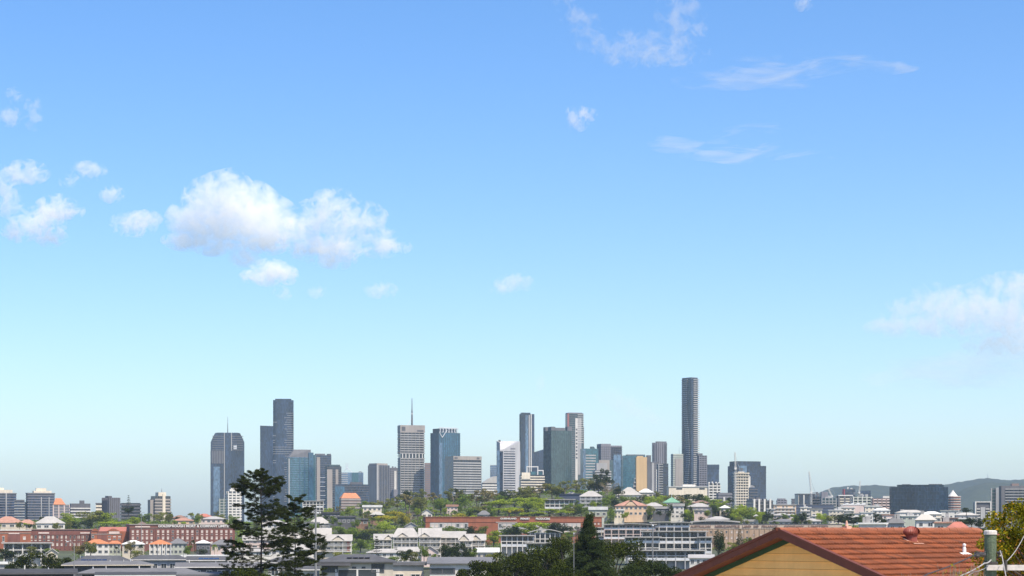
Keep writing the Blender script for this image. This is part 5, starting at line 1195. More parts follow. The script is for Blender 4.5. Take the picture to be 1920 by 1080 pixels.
def label_trees():
    small = ['zeroth','first','second','third','fourth','fifth','sixth','seventh','eighth','ninth','tenth','eleventh','twelfth','thirteenth','fourteenth','fifteenth','sixteenth','seventeenth','eighteenth','nineteenth']
    tens = {2:'twent',3:'thirt',4:'fort',5:'fift'}
    ords = [small[n] if n < 20 else tens[n//10]+('ieth' if n % 10 == 0 else 'y '+small[n % 10]) for n in range(1, 60)]
    from collections import defaultdict
    g = defaultdict(list)
    for t in TREELIST: g[(t[1],t[2],t[3])].append(t)
    for (kd, lm, zn), ts in g.items():
        ts.sort(key=lambda t: t[4])
        for i, t in enumerate(ts):
            lb = f'{CW[lm]} {KW[kd][0]} {zn}'
            if len(ts) > 1: lb += ', leftmost' if i == 0 else (', rightmost' if i == len(ts)-1 else f', {ords[i]} from left')
            tag(t[0], lb, 'shrub' if kd == 'bush' else 'tree', 'trees ' + zn)

def plant_hill():
    z = 'on the left ridge'
    for a in (('broad',128,958,990,40,'leaf_lime'),('broad',172,953,990,64,'leaf_olive'),('broad',200,958,990,48,'leaf_lime'),('umbrella',215,975,994,70,'leaf_lime'),('bush',138,974,994,44,'leaf_dark'),('broad',165,972,994,40,'leaf_dark'),('broad',270,960,986,44,'leaf_green'),('broad',252,966,990,30,'leaf_lime'),('broad',300,958,984,36,'leaf_olive'),('broad',318,957,982,22,'leaf_dark'),('conifer',362,962,977,9,'leaf_dark'),('broad',343,966,980,26,'leaf_dark'),('bush',350,974,984,44,'leaf_lime'),('broad',412,962,985,30,'leaf_olive'),('bush',60,978,994,30,'leaf_dark'),('bush',28,980,994,34,'leaf_green'),('bush',102,984,998,36,'leaf_dark'),('broad',440,966,990,26,'leaf_green')):
        tree(*a, z)
    tree('tiered',241,929,962,16,'leaf_pine',z,D=1600); tree('broad',241,948,968,30,'leaf_dark',z,D=1600)
    z = 'below the brick stores at left'
    for a in (('broad',10,1025,1060,50,'leaf_dark'),('broad',170,1012,1046,40,'leaf_olive'),('broad',148,1018,1050,34,'leaf_brown'),('broad',245,1012,1042,28,'leaf_brown'),('bush',258,1028,1050,40,'leaf_olive'),('palm',218,1020,1046,18,'leaf_dark'),('palm',265,1015,1046,18,'leaf_dark'),('broad',352,1020,1045,24,'leaf_green'),('palm',362,1006,1042,20,'leaf_dark'),('palm',402,1016,1042,20,'leaf_lime'),('bush',378,1026,1046,30,'leaf_dark'),('bush',430,1030,1050,30,'leaf_green'),('bush',190,1040,1054,26,'leaf_green'),('bush',100,1024,1044,40,'leaf_green'),('bush',60,1020,1044,30,'leaf_olive')):
        tree(*a, z, D=870)
    for a in (('broad',52,1032,1084,62,'leaf_fore'),('broad',92,1030,1084,66,'leaf_fore'),('broad',118,1040,1084,50,'leaf_fore'),('broad',26,1048,1088,44,'leaf_fore')):
        tree(*a, 'in the dark hedge at lower left', D=560)
    z = 'on the upper wooded slope'
    for a in (('gum',745,930,966,44,'leaf_olive'),('gum',768,925,962,50,'leaf_brown'),('broad',790,928,968,46,'leaf_olive'),('gum',812,922,962,44,'leaf_brown'),('broad',826,930,966,46,'leaf_green'),('gum',850,914,956,50,'leaf_olive'),('broad',872,922,958,44,'leaf_green'),('gum',893,918,956,46,'leaf_brown'),('gum',912,915,958,46,'leaf_brown'),('broad',936,925,956,40,'leaf_green'),('broad',948,917,948,38,'leaf_dark'),('gum',968,914,946,46,'leaf_olive'),('broad',990,908,944,48,'leaf_olive'),('gum',1012,905,940,50,'leaf_brown'),('broad',1035,904,938,50,'leaf_olive'),('gum',1060,900,936,46,'leaf_olive'),('gum',1082,897,932,48,'leaf_olive'),('broad',1104,893,930,44,'leaf_olive'),('broad',1122,884,932,40,'leaf_dark'),('gum',1136,877,930,38,'leaf_dark'),('bare',1140,900,934,44,'leaf_brown'),('broad',1160,908,934,30,'leaf_dark'),('broad',700,938,966,36,'leaf_olive'),('gum',722,934,966,40,'leaf_olive'),('broad',655,946,972,30,'leaf_lime'),('broad',682,936,962,28,'leaf_green'),('broad',615,950,978,28,'leaf_lime'),('gum',634,948,976,26,'leaf_brown'),('broad',760,915,955,36,'leaf_dark'),('gum',785,916,955,40,'leaf_olive'),('broad',860,912,950,36,'leaf_dark'),('gum',925,918,950,34,'leaf_brown')):
        tree(*a, z)
    z = 'among the hillside houses left of centre'
    for a in (('umbrella',728,962,992,58,'leaf_yellow'),('broad',722,974,1000,50,'leaf_lime'),('umbrella',742,954,984,46,'leaf_yellow'),('bare',770,955,985,44,'leaf_purple'),('broad',755,958,990,40,'leaf_yellow'),('umbrella',712,966,994,46,'leaf_lime'),('gum',626,968,988,18,'leaf_brown'),('broad',560,962,988,26,'leaf_green'),('broad',690,958,984,30,'leaf_olive'),('conifer',604,952,975,14,'leaf_dark'),('broad',640,984,1014,60,'leaf_green'),('broad',668,986,1018,56,'leaf_green'),('broad',690,992,1024,50,'leaf_dark'),('broad',676,1008,1036,44,'leaf_green'),('umbrella',700,988,1012,40,'leaf_olive'),('broad',778,985,1004,30,'leaf_dark'),('broad',795,966,992,30,'leaf_green'),('broad',655,978,1000,30,'leaf_dark')):
        tree(*a, z)
    z = 'around the lime green knoll'
    for a in (('umbrella',935,934,966,60,'leaf_lime'),('umbrella',965,928,964,66,'leaf_lime'),('broad',990,928,966,60,'leaf_lime'),('broad',1010,930,968,46,'leaf_lime'),('umbrella',955,948,974,70,'leaf_lime'),('broad',900,945,972,36,'leaf_olive'),('broad',920,945,972,30,'leaf_green'),('umbrella',968,950,976,34,'leaf_yellow'),('conifer',984,938,972,26,'leaf_dark'),('cypress',1009,928,954,14,'leaf_pine'),('broad',880,950,974,36,'leaf_green'),('bush',860,960,976,44,'leaf_yellow'),('bush',890,962,976,40,'leaf_lime'),('umbrella',1030,950,974,66,'leaf_lime'),('umbrella',1052,954,976,50,'leaf_lime'),('umbrella',1000,956,978,50,'leaf_lime'),('broad',1066,940,970,36,'leaf_green'),('broad',1090,940,974,40,'leaf_green'),('broad',1076,945,974,40,'leaf_olive'),('cypress',847,946,964,6,'leaf_pine'),('bare',1040,960,978,30,'leaf_purple'),('bare',948,966,980,26,'leaf_purple')):
        tree(*a, z)
    z = 'in front of the orange brick store'
    for a in (('umbrella',1000,974,1010,84,'leaf_lime'),('broad',990,980,1014,60,'leaf_lime'),('broad',1052,978,1012,60,'leaf_dark'),('broad',1034,976,1010,30,'leaf_dark'),('broad',925,990,1030,42,'leaf_lime'),('broad',958,983,1014,50,'leaf_dark'),('broad',884,984,1008,34,'leaf_dark'),('broad',858,986,1010,40,'leaf_green'),('broad',840,984,1006,30,'leaf_green'),('bare',1080,988,1012,36,'leaf_purple'),('broad',1066,994,1018,30,'leaf_green'),('bush',905,1010,1034,34,'leaf_olive'),('broad',1060,1000,1026,40,'leaf_olive')):
        tree(*a, z, D=1150)
    z = 'among the hillside houses right of centre'
    for a in (('broad',1118,935,955,26,'leaf_green'),('broad',1140,926,956,34,'leaf_green'),('broad',1152,930,956,30,'leaf_dark'),('broad',1172,928,948,30,'leaf_green'),('gum',1150,950,976,24,'leaf_dark'),('broad',1216,928,950,30,'leaf_lime'),('gum',1236,928,950,36,'leaf_lime'),('broad',1255,925,948,30,'leaf_olive'),('gum',1200,930,952,24,'leaf_dark'),('broad',1282,924,946,40,'leaf_dark'),('broad',1305,924,948,46,'leaf_dark'),('broad',1322,926,950,34,'leaf_green'),('gum',1280,930,952,28,'leaf_brown'),('broad',1342,934,956,34,'leaf_lime'),('broad',1356,936,962,34,'leaf_lime'),('broad',1346,950,978,34,'leaf_dark'),('broad',1362,955,982,30,'leaf_dark'),('broad',1184,956,984,30,'leaf_green'),('broad',1212,958,984,36,'leaf_dark'),('broad',1240,960,984,26,'leaf_dark'),('palm',1186,938,970,16,'leaf_pine'),('palm',1210,945,970,14,'leaf_pine'),('broad',1170,968,986,30,'leaf_olive'),('broad',1294,952,984,38,'leaf_lime'),('umbrella',1310,960,986,44,'leaf_lime'),('gum',1284,956,984,26,'leaf_lime'),('broad',1330,950,978,30,'leaf_dark'),('broad',1402,944,984,44,'leaf_lime'),('broad',1380,950,984,40,'leaf_lime'),('broad',1390,942,980,36,'leaf_lime'),('broad',1410,956,986,30,'leaf_green'),('broad',1438,956,986,34,'leaf_dark'),('bush',1425,964,988,26,'leaf_dark'),('broad',1368,930,950,18,'leaf_dark'),('broad',1468,966,984,30,'leaf_green'),('broad',1456,968,986,26,'leaf_dark')):
        tree(*a, z)
    z = 'above the tan brick store'
    for a in (('broad',1503,958,985,30,'leaf_dark'),('broad',1490,962,986,24,'leaf_green'),('broad',1540,960,980,34,'leaf_lime'),('broad',1556,964,984,26,'leaf_olive'),('broad',1572,962,988,36,'leaf_dark'),('broad',1586,960,988,44,'leaf_dark'),('broad',1600,966,990,36,'leaf_dark'),('gum',1644,960,990,30,'leaf_dark'),('broad',1655,968,988,22,'leaf_dark'),('palm',1452,972,998,14,'leaf_pine'),('conifer',1744,968,996,14,'leaf_dark'),('broad',1752,978,998,18,'leaf_dark'),('broad',1808,970,990,34,'leaf_dark'),('broad',1822,968,992,30,'leaf_dark'),('broad',1838,970,994,30,'leaf_dark'),('broad',1812,950,966,26,'leaf_dark'),('bush',1800,984,998,26,'leaf_green'),('broad',1615,962,986,20,'leaf_green')):
        tree(*a, z, D=900 if a[1] > 1730 and a[2] > 960 else 1240+max(0, 985-a[3])*20)
    z = 'by the riverside apartments'
    for a in (('cypress',1348,995,1046,32,'leaf_dark'),('broad',1348,1000,1046,30,'leaf_dark'),('conifer',1387,990,1036,28,'leaf_dark'),('broad',1402,1004,1036,24,'leaf_green'),('broad',1374,1014,1040,30,'leaf_olive')):
        tree(*a, z, D=720)
    tree('palm',1453,985,1006,18,'leaf_pine','over the tiled gable apex',D=420)
    z = 'in front of the white townhouses'
    for a in (('tiered',706,1006,1052,30,'leaf_pine'),('cypress',607,1013,1050,16,'leaf_pine'),('broad',795,1020,1052,30,'leaf_green'),('broad',838,1016,1060,40,'leaf_dark'),('broad',858,1014,1060,44,'leaf_dark'),('broad',876,1022,1060,30,'leaf_dark'),('broad',760,1026,1062,40,'leaf_dark'),('bush',632,1030,1052,30,'leaf_olive'),('bush',655,1034,1052,30,'leaf_lime'),('bush',735,1038,1060,40,'leaf_green'),('bush',775,1030,1056,30,'leaf_olive'),('bush',690,1036,1056,30,'leaf_dark'),('broad',886,1024,1056,26,'leaf_green'),('bush',920,1030,1060,44,'leaf_olive'),('broad',812,1036,1064,34,'leaf_green')):
        tree(*a, z, D=800)
plant_hill()
def garden_trees():
    R = random.Random(44)
    for (x0, x1, yt, ye, yb, D) in HOUSES:
        if D < 1170 or D > 1640: continue
        for px in (x0-R.uniform(1,7), x1+R.uniform(1,7), R.uniform(x0,x1)) + ((R.uniform(x0,x1),) if x1-x0 > 30 else ()):
            inner = x0 < px < x1; s = F/D; h = R.uniform(3.6,6.2) if inner else R.uniform(5.5,9.5); w = R.uniform(4,8)
            kd = R.choice(('broad','broad','gum','bush','umbrella','conifer') if not inner else ('bush','broad','bush')); lm = R.choice(('leaf_dark','leaf_dark','leaf_green','leaf_green','leaf_olive','leaf_lime'))
            tree(kd, px, yb+2-h*s, yb+2, w*s*(.6 if kd == 'conifer' else 1), lm, 'in the hillside gardens', D=D-4 if inner else D-2)
    for px, yt, yb, w, lm in ((815,986,1008,34,'leaf_green'),(872,990,1010,36,'leaf_dark'),(905,984,1008,30,'leaf_green'),(945,990,1012,40,'leaf_green'),(1030,984,1010,40,'leaf_green'),(1090,984,1012,36,'leaf_dark'),(1100,992,1014,30,'leaf_green'),(1072,992,1014,34,'leaf_lime'),(970,994,1014,30,'leaf_olive'),(828,994,1012,36,'leaf_olive'),(895,992,1012,30,'leaf_olive')):
        tree('broad', px, yt, yb, w, lm, 'in front of the orange brick store', D=1200)
garden_trees()

def undergrowth():
    """low shrubbery and grass banks between the houses: one uncountable mass"""
    P = []; O = []; S = []
    for i in range(3200):
        D = random.uniform(1215, 1720); px = random.uniform(-40, 1960)
        x = (px-960)/F*D; z = ground(x, D); r = random.uniform(1.5, 3.6)
        n = 56; d = rng.normal(size=(n,3)); d /= np.linalg.norm(d, axis=1)[:,None]; d[:,2] = abs(d[:,2])
        P.append(np.array([x, D, z])+d*r*np.array([1.5,1.2,.8])); O.append(d); S.append(np.full(n, .9))
    me = leaf_mesh('undergrowth', np.concatenate(P), np.concatenate(S), np.concatenate(O), .7, 'leaf_green')
    o = link('undergrowth', me, kind='stuff'); o['label'] = 'dense mixed shrubbery covering the slope between the houses'
    P = []; O = []
    for i in range(500):
        D = random.uniform(840, 1200); px = random.uniform(-40, 1960)
        x = (px-960)/F*D; z = ground(x, D); r = random.uniform(.8, 1.8); n = 50
        d = rng.normal(size=(n,3)); d /= np.linalg.norm(d, axis=1)[:,None]; d[:,2] = abs(d[:,2])
        P.append(np.array([x, D, z])+d*r*np.array([1.6,1.2,.9])); O.append(d)
    me = leaf_mesh('river_shrubs', np.concatenate(P), .55, np.concatenate(O), .7, 'leaf_green')
    o = link('river_shrubs', me, kind='stuff'); o['label'] = 'low green garden planting along the river bank'
undergrowth()

# ------------------------------------------------------------------ tall pines and near trees
def hoop_pine(name, label, px, ytop, D, prof, seed, leafd=1.0, zbase=None, tr=.22, gapy=None):
    """tall dark pine: whorled limbs carrying tufts of needles at their ends"""
    R = random.Random(seed); p = W(px, 992, D); zb = ground(p.x, D)-.5 if zbase is None else zbase
    H = ZC+(YH-ytop)/F*D - zb; o = tag(empty(name, (p.x, D, zb)), label, 'tree'); k = D/F
    tk = MB(); n = 14
    pts = [(math.sin(i*.9)*.05, math.cos(i*1.3)*.05, H*i/n) for i in range(n+1)]
    for i in range(n): tk.tube(pts[i], pts[i+1], tr*(1-i/n*.93), tr*(1-(i+1)/n*.93), 8)
    tk.build('trunk', 'pine_bark', o)
    lb = MB(); C = []; z = H*.985; ys = [q[0] for q in prof]; ws = [q[1] for q in prof]
    wh = 0
    while True:
        py = YH-(z+zb-ZC)/k
        if py > prof[-1][0]: break
        wid = float(np.interp(py, ys, ws))*k; top = max(0.0, min(1.0, (z/H-.72)/.25))
        for j in range(R.choice((4,5,5,6)) if top > .3 else R.choice((3,4,4,5))):
            a = R.uniform(0,6.283); L = wid*R.choice((.5,.75,.9,1.0,1.08)); up = L*(R.uniform(.35,.8) if top > .3 else R.uniform(.0,.32))
            b0 = Vector((0,0,z)); q = Vector((L*math.cos(a), L*math.sin(a), z+up)); mid = b0.lerp(q,.5)+Vector((0,0,-.10*L))
            lb.tube(b0, mid, .016+.02*L/4, .012+.012*L/4, 5); lb.tube(mid, q, .012+.012*L/4, .008, 4)
            spots = [(1.0,0,0),(.86,.10,.05),(.86,-.10,.05),(.72,.0,.10)] + [(.93,.05,.04),(.93,-.05,.0)] + ([(.6,.16,.0),(.62,-.16,.02),(.48,.0,.06),(.8,.2,.03),(.78,-.2,.0)] if L > 1.6 else []) + ([(.74,.26,.0),(.76,-.26,.0),(.9,.16,.0),(.9,-.16,.03)] if L > 2.6 else [])
            for u, sd, uz in spots:
                if R.random() < .12: continue
                base = mid.lerp(q, (u-.5)*2) if u > .5 else b0.lerp(mid, u*2)
                c = base + Vector((-math.sin(a)*sd*L, math.cos(a)*sd*L, uz*L*.5)) + Vector((R.gauss(0,.06),R.gauss(0,.06),R.gauss(0,.05)))
                if sd: lb.tube(base-(q-mid)*.12, c, .008, .004, 3)
                r = R.uniform(.18,.32)*(.85 if L < 1 else 1); m_ = int(80*leafd); d = rng.normal(size=(m_,3)); d /= np.linalg.norm(d,axis=1)[:,None]
                C.append(np.array(c)+d*r*(rng.uniform(.15,1,(m_,1))**.6)*np.array([1.15,1.15,.6]))
        z -= (R.uniform(.30,.45) if top > .2 else R.uniform(.36,.6))*D/260
        wh += 1
    lb.build('limbs', 'pine_bark', o); C = np.concatenate(C)
    link('needles', leaf_mesh('needles', C, .16, None, .3, 'leaf_pine'), o, 'stuff')
    return o
hoop_pine('hoop_pine', 'tall dark hoop pine towering over the white roofs at left', 490, 884, 260, [(884,6),(893,18),(905,28),(920,42),(940,54),(955,54),(975,60),(990,66),(1005,68),(1030,76),(1060,82),(1090,86),(1120,86)], 3)
hoop_pine('hoop_pine', 'second slimmer dark pine with tufted head right of tall one', 553, 935, 280, [(935,16),(942,22),(947,18),(955,8),(962,30),(975,40),(995,34),(1010,46),(1035,48),(1055,40),(1070,20),(1090,16)], 8, 1.0, tr=.16)
hoop_pine('hoop_pine', 'small dark pine crown beside the grey lamp post', 592, 1004, 330, [(1004,4),(1012,16),(1025,22),(1045,26),(1065,24),(1080,20)], 12, .8, tr=.1)

def big_tree(name, label, px, ytop, wpx, D, m, n, seed, lsize, zbase=None, squash=.8, low=.25, gap=.35):
    """near broadleaf tree with real limbs; leaves gathered in clumps with gaps"""
    R = random.Random(seed); p = W(px, 992, D); zb = ground(p.x, D)-.3 if zbase is None else zbase
    H = ZC+(YH-ytop)/F*D-zb; Rr = wpx/2*D/F; o = tag(empty(name, (p.x, D, zb)), label, 'tree')
    tk = MB(); tk.tube((0,0,0),(0,0,H*.4),.05*H*.6,.04*H*.5,8); lob = []; cz = H*(.5+low*.5)
    for i in range(34):
        a = R.uniform(0,6.283); el = math.asin(R.uniform(-.7,1)); rr = R.uniform(.55,.86)
        c = (Rr*rr*math.cos(el)*math.cos(a), Rr*rr*math.cos(el)*math.sin(a), cz+(H-cz)*.84*rr*math.sin(el)*1.05)
        lob.append((*c, Rr*R.uniform(.16,.30), squash))
        if i < 16: m_ = (c[0]*.4,c[1]*.4,H*.4+(c[2]-H*.4)*.5); tk.tube((0,0,H*R.uniform(.25,.4)),m_,.02*H*.6,.012*H*.6,6); tk.tube(m_,c,.012*H*.6,.004*H,5)
    tk.build('trunk','bark',o); P, d = lobes_cloud(lob, n, gap)
    link('crown', leaf_mesh('crown', P, lsize, d, .6, m), o, 'stuff'); return o
big_tree('broad_tree','dark spreading tree at left end of the near tree bank',905,1040,110,330,'leaf_fore',9000,1,.30)
big_tree('broad_tree','dark round tree in near bank left of the conifer',960,1024,130,340,'leaf_fore',10000,2,.30)
big_tree('broad_tree','dark tree in near bank directly before the balcony apartments',1010,1014,120,350,'leaf_fore',9000,3,.30)
big_tree('broad_tree','dark tree behind the conifer in the near bank',1060,996,130,360,'leaf_fore',9000,4,.30)
big_tree('broad_tree','broad dark tree right of the conifer with lit top',1150,994,150,345,'leaf_fore',12000,5,.30)
big_tree('broad_tree','dark leafy tree wrapped around the conifer foot',1112,1008,120,338,'leaf_fore',9000,31,.28)
big_tree('broad_tree','black green tree at right end of near bank by the gable',1235,1040,130,300,'leaf_dark',10000,6,.26)
big_tree('broad_tree','low dark tree filling bottom between bank and conifer',1050,1055,150,290,'leaf_fore',10000,9,.26)
big_tree('broad_tree','low dark shrub tree at the bottom right of the bank',1180,1052,150,280,'leaf_dark',10000,10,.26)
big_tree('broad_tree','drooping dark tree beside the cream wall house',770,1034,56,420,'leaf_fore',5000,7,.28,squash=1.2)
big_tree('broad_tree','dark scrubby tree at the foot of the tall pine',455,1058,130,250,'leaf_fore',9000,8,.22)
big_tree('broad_tree','leafy dark tree below tall pine on its right',530,1062,90,255,'leaf_fore',6000,14,.22)
def near_conifer():
    D = 320; p = W(1105, 992, D); zb = ground(p.x, D); H = ZC+(YH-968)/F*D-zb; o = tag(empty('conifer',(p.x,D,zb)),'dark pointed conifer rising from the near tree bank','tree'); R = random.Random(5)
    tk = MB(); tk.tube((0,0,0),(0,0,H*.98),.3,.03,8); C = []; z = H
    while z > H*.25:
        w = (1-(z/H))*9.0*.95+.25; w = min(w, 5.2)
        for j in range(7):
            a = R.uniform(0,6.283); L = w*R.uniform(.6,1.05); q = Vector((L*math.cos(a),L*math.sin(a),z-.12*L)); tk.tube((0,0,z),q,.05,.015,4)
            for t in range(int(4+L*3)):
                c = Vector((0,0,z)).lerp(q,R.uniform(.25,1.0)); m_ = 26; d = rng.normal(size=(m_,3)); C.append(np.array(c)+d*np.array([.22,.22,.16]))
        z -= R.uniform(.22,.36)
    tk.build('trunk','pine_bark',o); link('needles',leaf_mesh('needles',np.concatenate(C),.2,None,.5,'leaf_dark'),o,'stuff')
near_conifer()
label_trees()
tree_palm = None

# ------------------------------------------------------------------ lamp posts
def post(label, px, ytop, D, arm=None, r=.09, ybase=None):
    p = W(px, 992, D); zb = ground(p.x, D); H = ZC+(YH-ytop)/F*D-zb; o = tag(empty('lamp_post',(p.x,D,zb)),label,'lamp post')
    b = MB(); b.tube((0,0,0),(0,0,H),r,r*.6,8); b.build('pole','pole_grey',o)
    if arm:
        b = MB(); b.path([(0,0,H-.15),(arm*.5,0,H+.35),(arm,0,H+.4)],r*.4,6); b.build('arm','pole_grey',o); b = MB(); b.box(min(arm,arm*1.35),max(arm,arm*1.35),-.18,.18,H+.3,H+.48); b.build('lamp_head','steel_pale',o)
    else:
        b = MB(); b.lathe([(0.01,H+.12),(r*1.1,H+.06),(r*1.2,H-.1)],(0,0),8); b.build('cap','steel_pale',o)
post('thick grey pole in front of the white gabled townhouses',592,950,300,None,.20)
post('grey lamp post before the white apartment block',1224,985,300,None,.13)
post('slim pole beside the hedge at lower left',139,1020,330,-.9,.10)
post('thin white pole before the dormered townhouses',790,975,500,None,.06)
post('floodlight mast above the lettered brick store',265,962,1180,2.2,.2)
post('thin pale pole rising from the near tree bank',1076,1000,300,None,.07)
# ------------------------------------------------------------------ foreground tiled house
mat('tile', (.165,.043,.0115), .85, .25, 3.0, rand=.28, bump=.3, bscale=25, stain=((.085,.045,.028), 1.6, .5))
mat('tile_ridge', (.25,.085,.042), .85, .2, 3.0, rand=.12, bump=.3, bscale=25)
mat('barge_paint', (.12,.030,.014), .6, .15, 2.0, streak=.1)
mat('board_paint', (.88,.52,.165), .65, .1, 1.2, rand=.05, streak=.05, bump=.15, bscale=14)
mat('green_trim', (.012,.05,.018), .55, .15, 2.0)
mat('vent_paint', (.24,.06,.04), .5, .15, 5.0)
mat('lead_white', (.72,.70,.68), .6, .1, 6.0)
mat('terracotta_pale', (.55,.33,.25), .85, .15, 8.0)
TP = .35; RD = Vector((.738, .674, 0)).normalized(); GD = Vector((-RD.y, RD.x, 0))
AP = W(1460, 995, 52.0)
def slope_at(px, py):
    q = (px-960)/F; k = (YH-py)/F; n = -GD
    a11, a12, b1 = RD.x-q*RD.y, n.x-q*n.y, -(AP.x-q*AP.y)
    a21, a22, b2 = -k*RD.y, -TP-k*n.y, -(AP.z-ZC-k*AP.y)
    dt = a11*a22-a12*a21
    return (b1*a22-a12*b2)/dt, (a11*b2-b1*a21)/dt      # along ridge, out from ridge
def front_house():
    zb = 15.6; hz = AP.z-zb; rl = 8.3; half = 4.6; ang = math.atan2(RD.y, RD.x); cp = 1/math.sqrt(1+TP*TP); sp = TP*cp
    o = tag(empty('tiled_house', (AP.x, AP.y, zb), ang), 'near house with terracotta tiled roof and yellow weatherboard gable', 'house')
    he = hz-TP*half; ld = .05
    b = MB(); b.box(.5, rl+half-.4, -half+.5, half-.5, -1.5, he-.05); b.build('wall', 'board_paint', o)
    # roof deck under the tiles, three planes
    d = MB(); t0 = .06
    d.quad((0,0,hz-t0),(0,-half,he-t0),(rl+half,-half,he-t0),(rl,0,hz-t0)); d.quad((0,half,he-t0),(0,0,hz-t0),(rl,0,hz-t0),(rl+half,half,he-t0)); d.poly([(rl,0,hz-t0),(rl+half,-half,he-t0),(rl+half,half,he-t0)])
    d.quad((0,0,hz-t0-.08),(rl,0,hz-t0-.08),(rl+half,-half,he-t0-.08),(0,-half,he-t0-.08)); d.quad((0,half,he-t0-.08),(rl+half,half,he-t0-.08),(rl,0,hz-t0-.08),(0,0,hz-t0-.08))
    deck = d.build('roof', 'tile', o)
    # tile: two rolls, lower edge proud of the course below
    tw, cl = .245, .37
    def tile_mesh():
        b = MB(); n = 8; L = cl+.05
        for i in range(n):
            u0, u1 = tw*i/n, tw*(i+1)/n; f = lambda u: .030*abs(math.sin(math.pi*u/tw*2))
            h0, h1 = f(u0), f(u1)
            b.quad((u0,0,h0),(u0,-L,h0+.055),(u1,-L,h1+.055),(u1,0,h1)); b.quad((u0,-L,h0+.055),(u0,-L,h0+.006),(u1,-L,h1+.006),(u1,-L,h1+.055))
        return b
    tm = tile_mesh().mesh('tile', ['tile']); rx = math.atan(TP); cnt = 0; rest = MB(); tb = tile_mesh()
    rows = int(half/cp/cl)
    for j in range(rows):
        s = j*cl*cp; y = -s; z = hz-TP*s; xe = rl+s+.1; x = .06+.5*tw*(j % 2)*.0; i = 0
        while x+tw < xe:
            dz = random.uniform(-.004,.004)
            if cnt < 300:
                q = link('tile', tm, deck, loc=(x, y+random.uniform(-.006,.006), z+dz)); q.rotation_euler = (rx, 0, random.uniform(-.008,.008)); cnt += 1
            else:
                R = Matrix.Translation((x,y,z+dz)) @ Matrix.Rotation(rx,4,'X'); n0 = len(rest.v)
                rest.v += [tuple(R @ Vector(v)) for v in tb.v]; rest.f += [tuple(n0+k for k in f) for f in tb.f]; rest.m += tb.m
            x += tw; i += 1
    rest.build('lower_tiles', 'tile', deck, 'stuff')
    # ridge and hip caps
    def cap(L=.40, r=.105):
        b = MB(); n = 6
        for i in range(n):
            a0, a1 = math.pi*i/n, math.pi*(i+1)/n
            b.quad((0,r*math.cos(a0),r*.75*math.sin(a0)),(L,r*1.08*math.cos(a0),r*.82*math.sin(a0)),(L,r*1.08*math.cos(a1),r*.82*math.sin(a1)),(0,r*math.cos(a1),r*.75*math.sin(a1)))
        b.poly([(L,r*1.08*math.cos(math.pi*i/n),r*.82*math.sin(math.pi*i/n)) for i in range(n+1)]); b.poly([(0,r*math.cos(math.pi*i/n),r*.75*math.sin(math.pi*i/n)) for i in reversed(range(n+1))])
        return b.mesh('ridge_tile', ['tile_ridge'])
    cm = cap(); x = 0
    while x < rl: 
        q = link('ridge_tile', cm, deck, loc=(x+.36, 0, hz+.0)); q.rotation_euler = (0,0,math.pi+random.uniform(-.02,.02)); x += .36
    for sg in (-1, 1):
        u = 0
        while u < half-.3:
            q = link('hip_tile', cm, deck, loc=(rl+u, sg*u, hz-TP*u+.02)); q.rotation_euler = (0, math.atan(TP/1.414), sg*math.pi/4); u += .255
    # barges, rake tiles and trim on the gable end
    for sg in (-1, 1):
        b = MB(); th = .17
        b.prism([(-.03,0),(.0,0)] if False else [(-.035,0),(.0,0),(.0,sg*half),(-.035,sg*half)][::-sg if False else 1], 0, 0.01) if False else None
        P = lambda x, y, dz: (x, y, hz-TP*abs(y)+dz)
        for (x0, x1, z0, z1, nm, mt, e) in ((-.03, .012, -.17, .015, 'barge_board', 'barge_paint', half), (.40, .455, -.30, -.17, 'rake_trim', 'green_trim', half-.1), (.012, .42, -.17, -.14, 'soffit', 'barge_paint', half-.05)):
            b = MB(); ya, yb = 0.0, sg*e
            v = [P(x0,ya,z0),P(x1,ya,z0),P(x1,ya,z1),P(x0,ya,z1),P(x0,yb,z0),P(x1,yb,z0),P(x1,yb,z1),P(x0,yb,z1)]; b.v += v
            for f in ((0,1,2,3),(4,7,6,5),(0,4,5,1),(1,5,6,2),(2,6,7,3),(3,7,4,0)): b.f.append(f); b.m.append(0)
            b.build(nm, mt, o)
        u = 0.02; rm_ = MB(); rm_.box(-.055,.10,0,.37,-.008,.05); rmm = rm_.mesh('rake_tile',['barge_paint'])
        while u < half-.3:
            q = link('rake_tile', rmm, deck, loc=(0, sg*u, hz-TP*u+.012)); q.rotation_euler = (-sg*rx if sg > 0 else rx, 0, 0)
            if sg < 0: q.scale = (1,-1,1)
            u += .352
    # weatherboards, each its own board
    bh = .195; top = hz-.20; z = top; k = 0
    while z-bh > he-2.2:
        z1, z0 = z, z-bh; e1 = max(0, (top-z1)/TP); e0 = (top-z0)/TP; e1 = min(e1, half-.6); e0 = min(e0, half-.6)
        b = MB(); xf1, xf0 = .480, .440; z0 += .007; e0 = min((top-z0)/TP, half-.6)
        b.quad((xf1,e1,z1),(xf0,e0,z0),(xf0,-e0,z0),(xf1,-e1,z1)); b.quad((xf0,e0,z0),(xf0+.03,e0,z0),(xf0+.03,-e0,z0),(xf0,-e0,z0)); b.quad((xf0+.05,e0,z0),(xf1+.03,e1,z1),(xf1+.03,-e1,z1),(xf0+.05,-e0,z0))
        b.build('weatherboard', 'board_paint', o); z -= bh; k += 1
    # turbine ventilator
    t, s = slope_at(1709, 1017); c = (t, -s); zz = hz-TP*s
    v = tag(empty('roof_ventilator', AP + RD*t - GD*s + Vector((0,0,-TP*s)), ang), 'red brown turbine ventilator with finned dome on the tiled roof', 'ventilator')
    b = MB(); b.lathe([(.15,-.15),(.145,.16),(.16,.17),(.16,.2)],(0,0),18); b.build('neck','vent_paint',v)
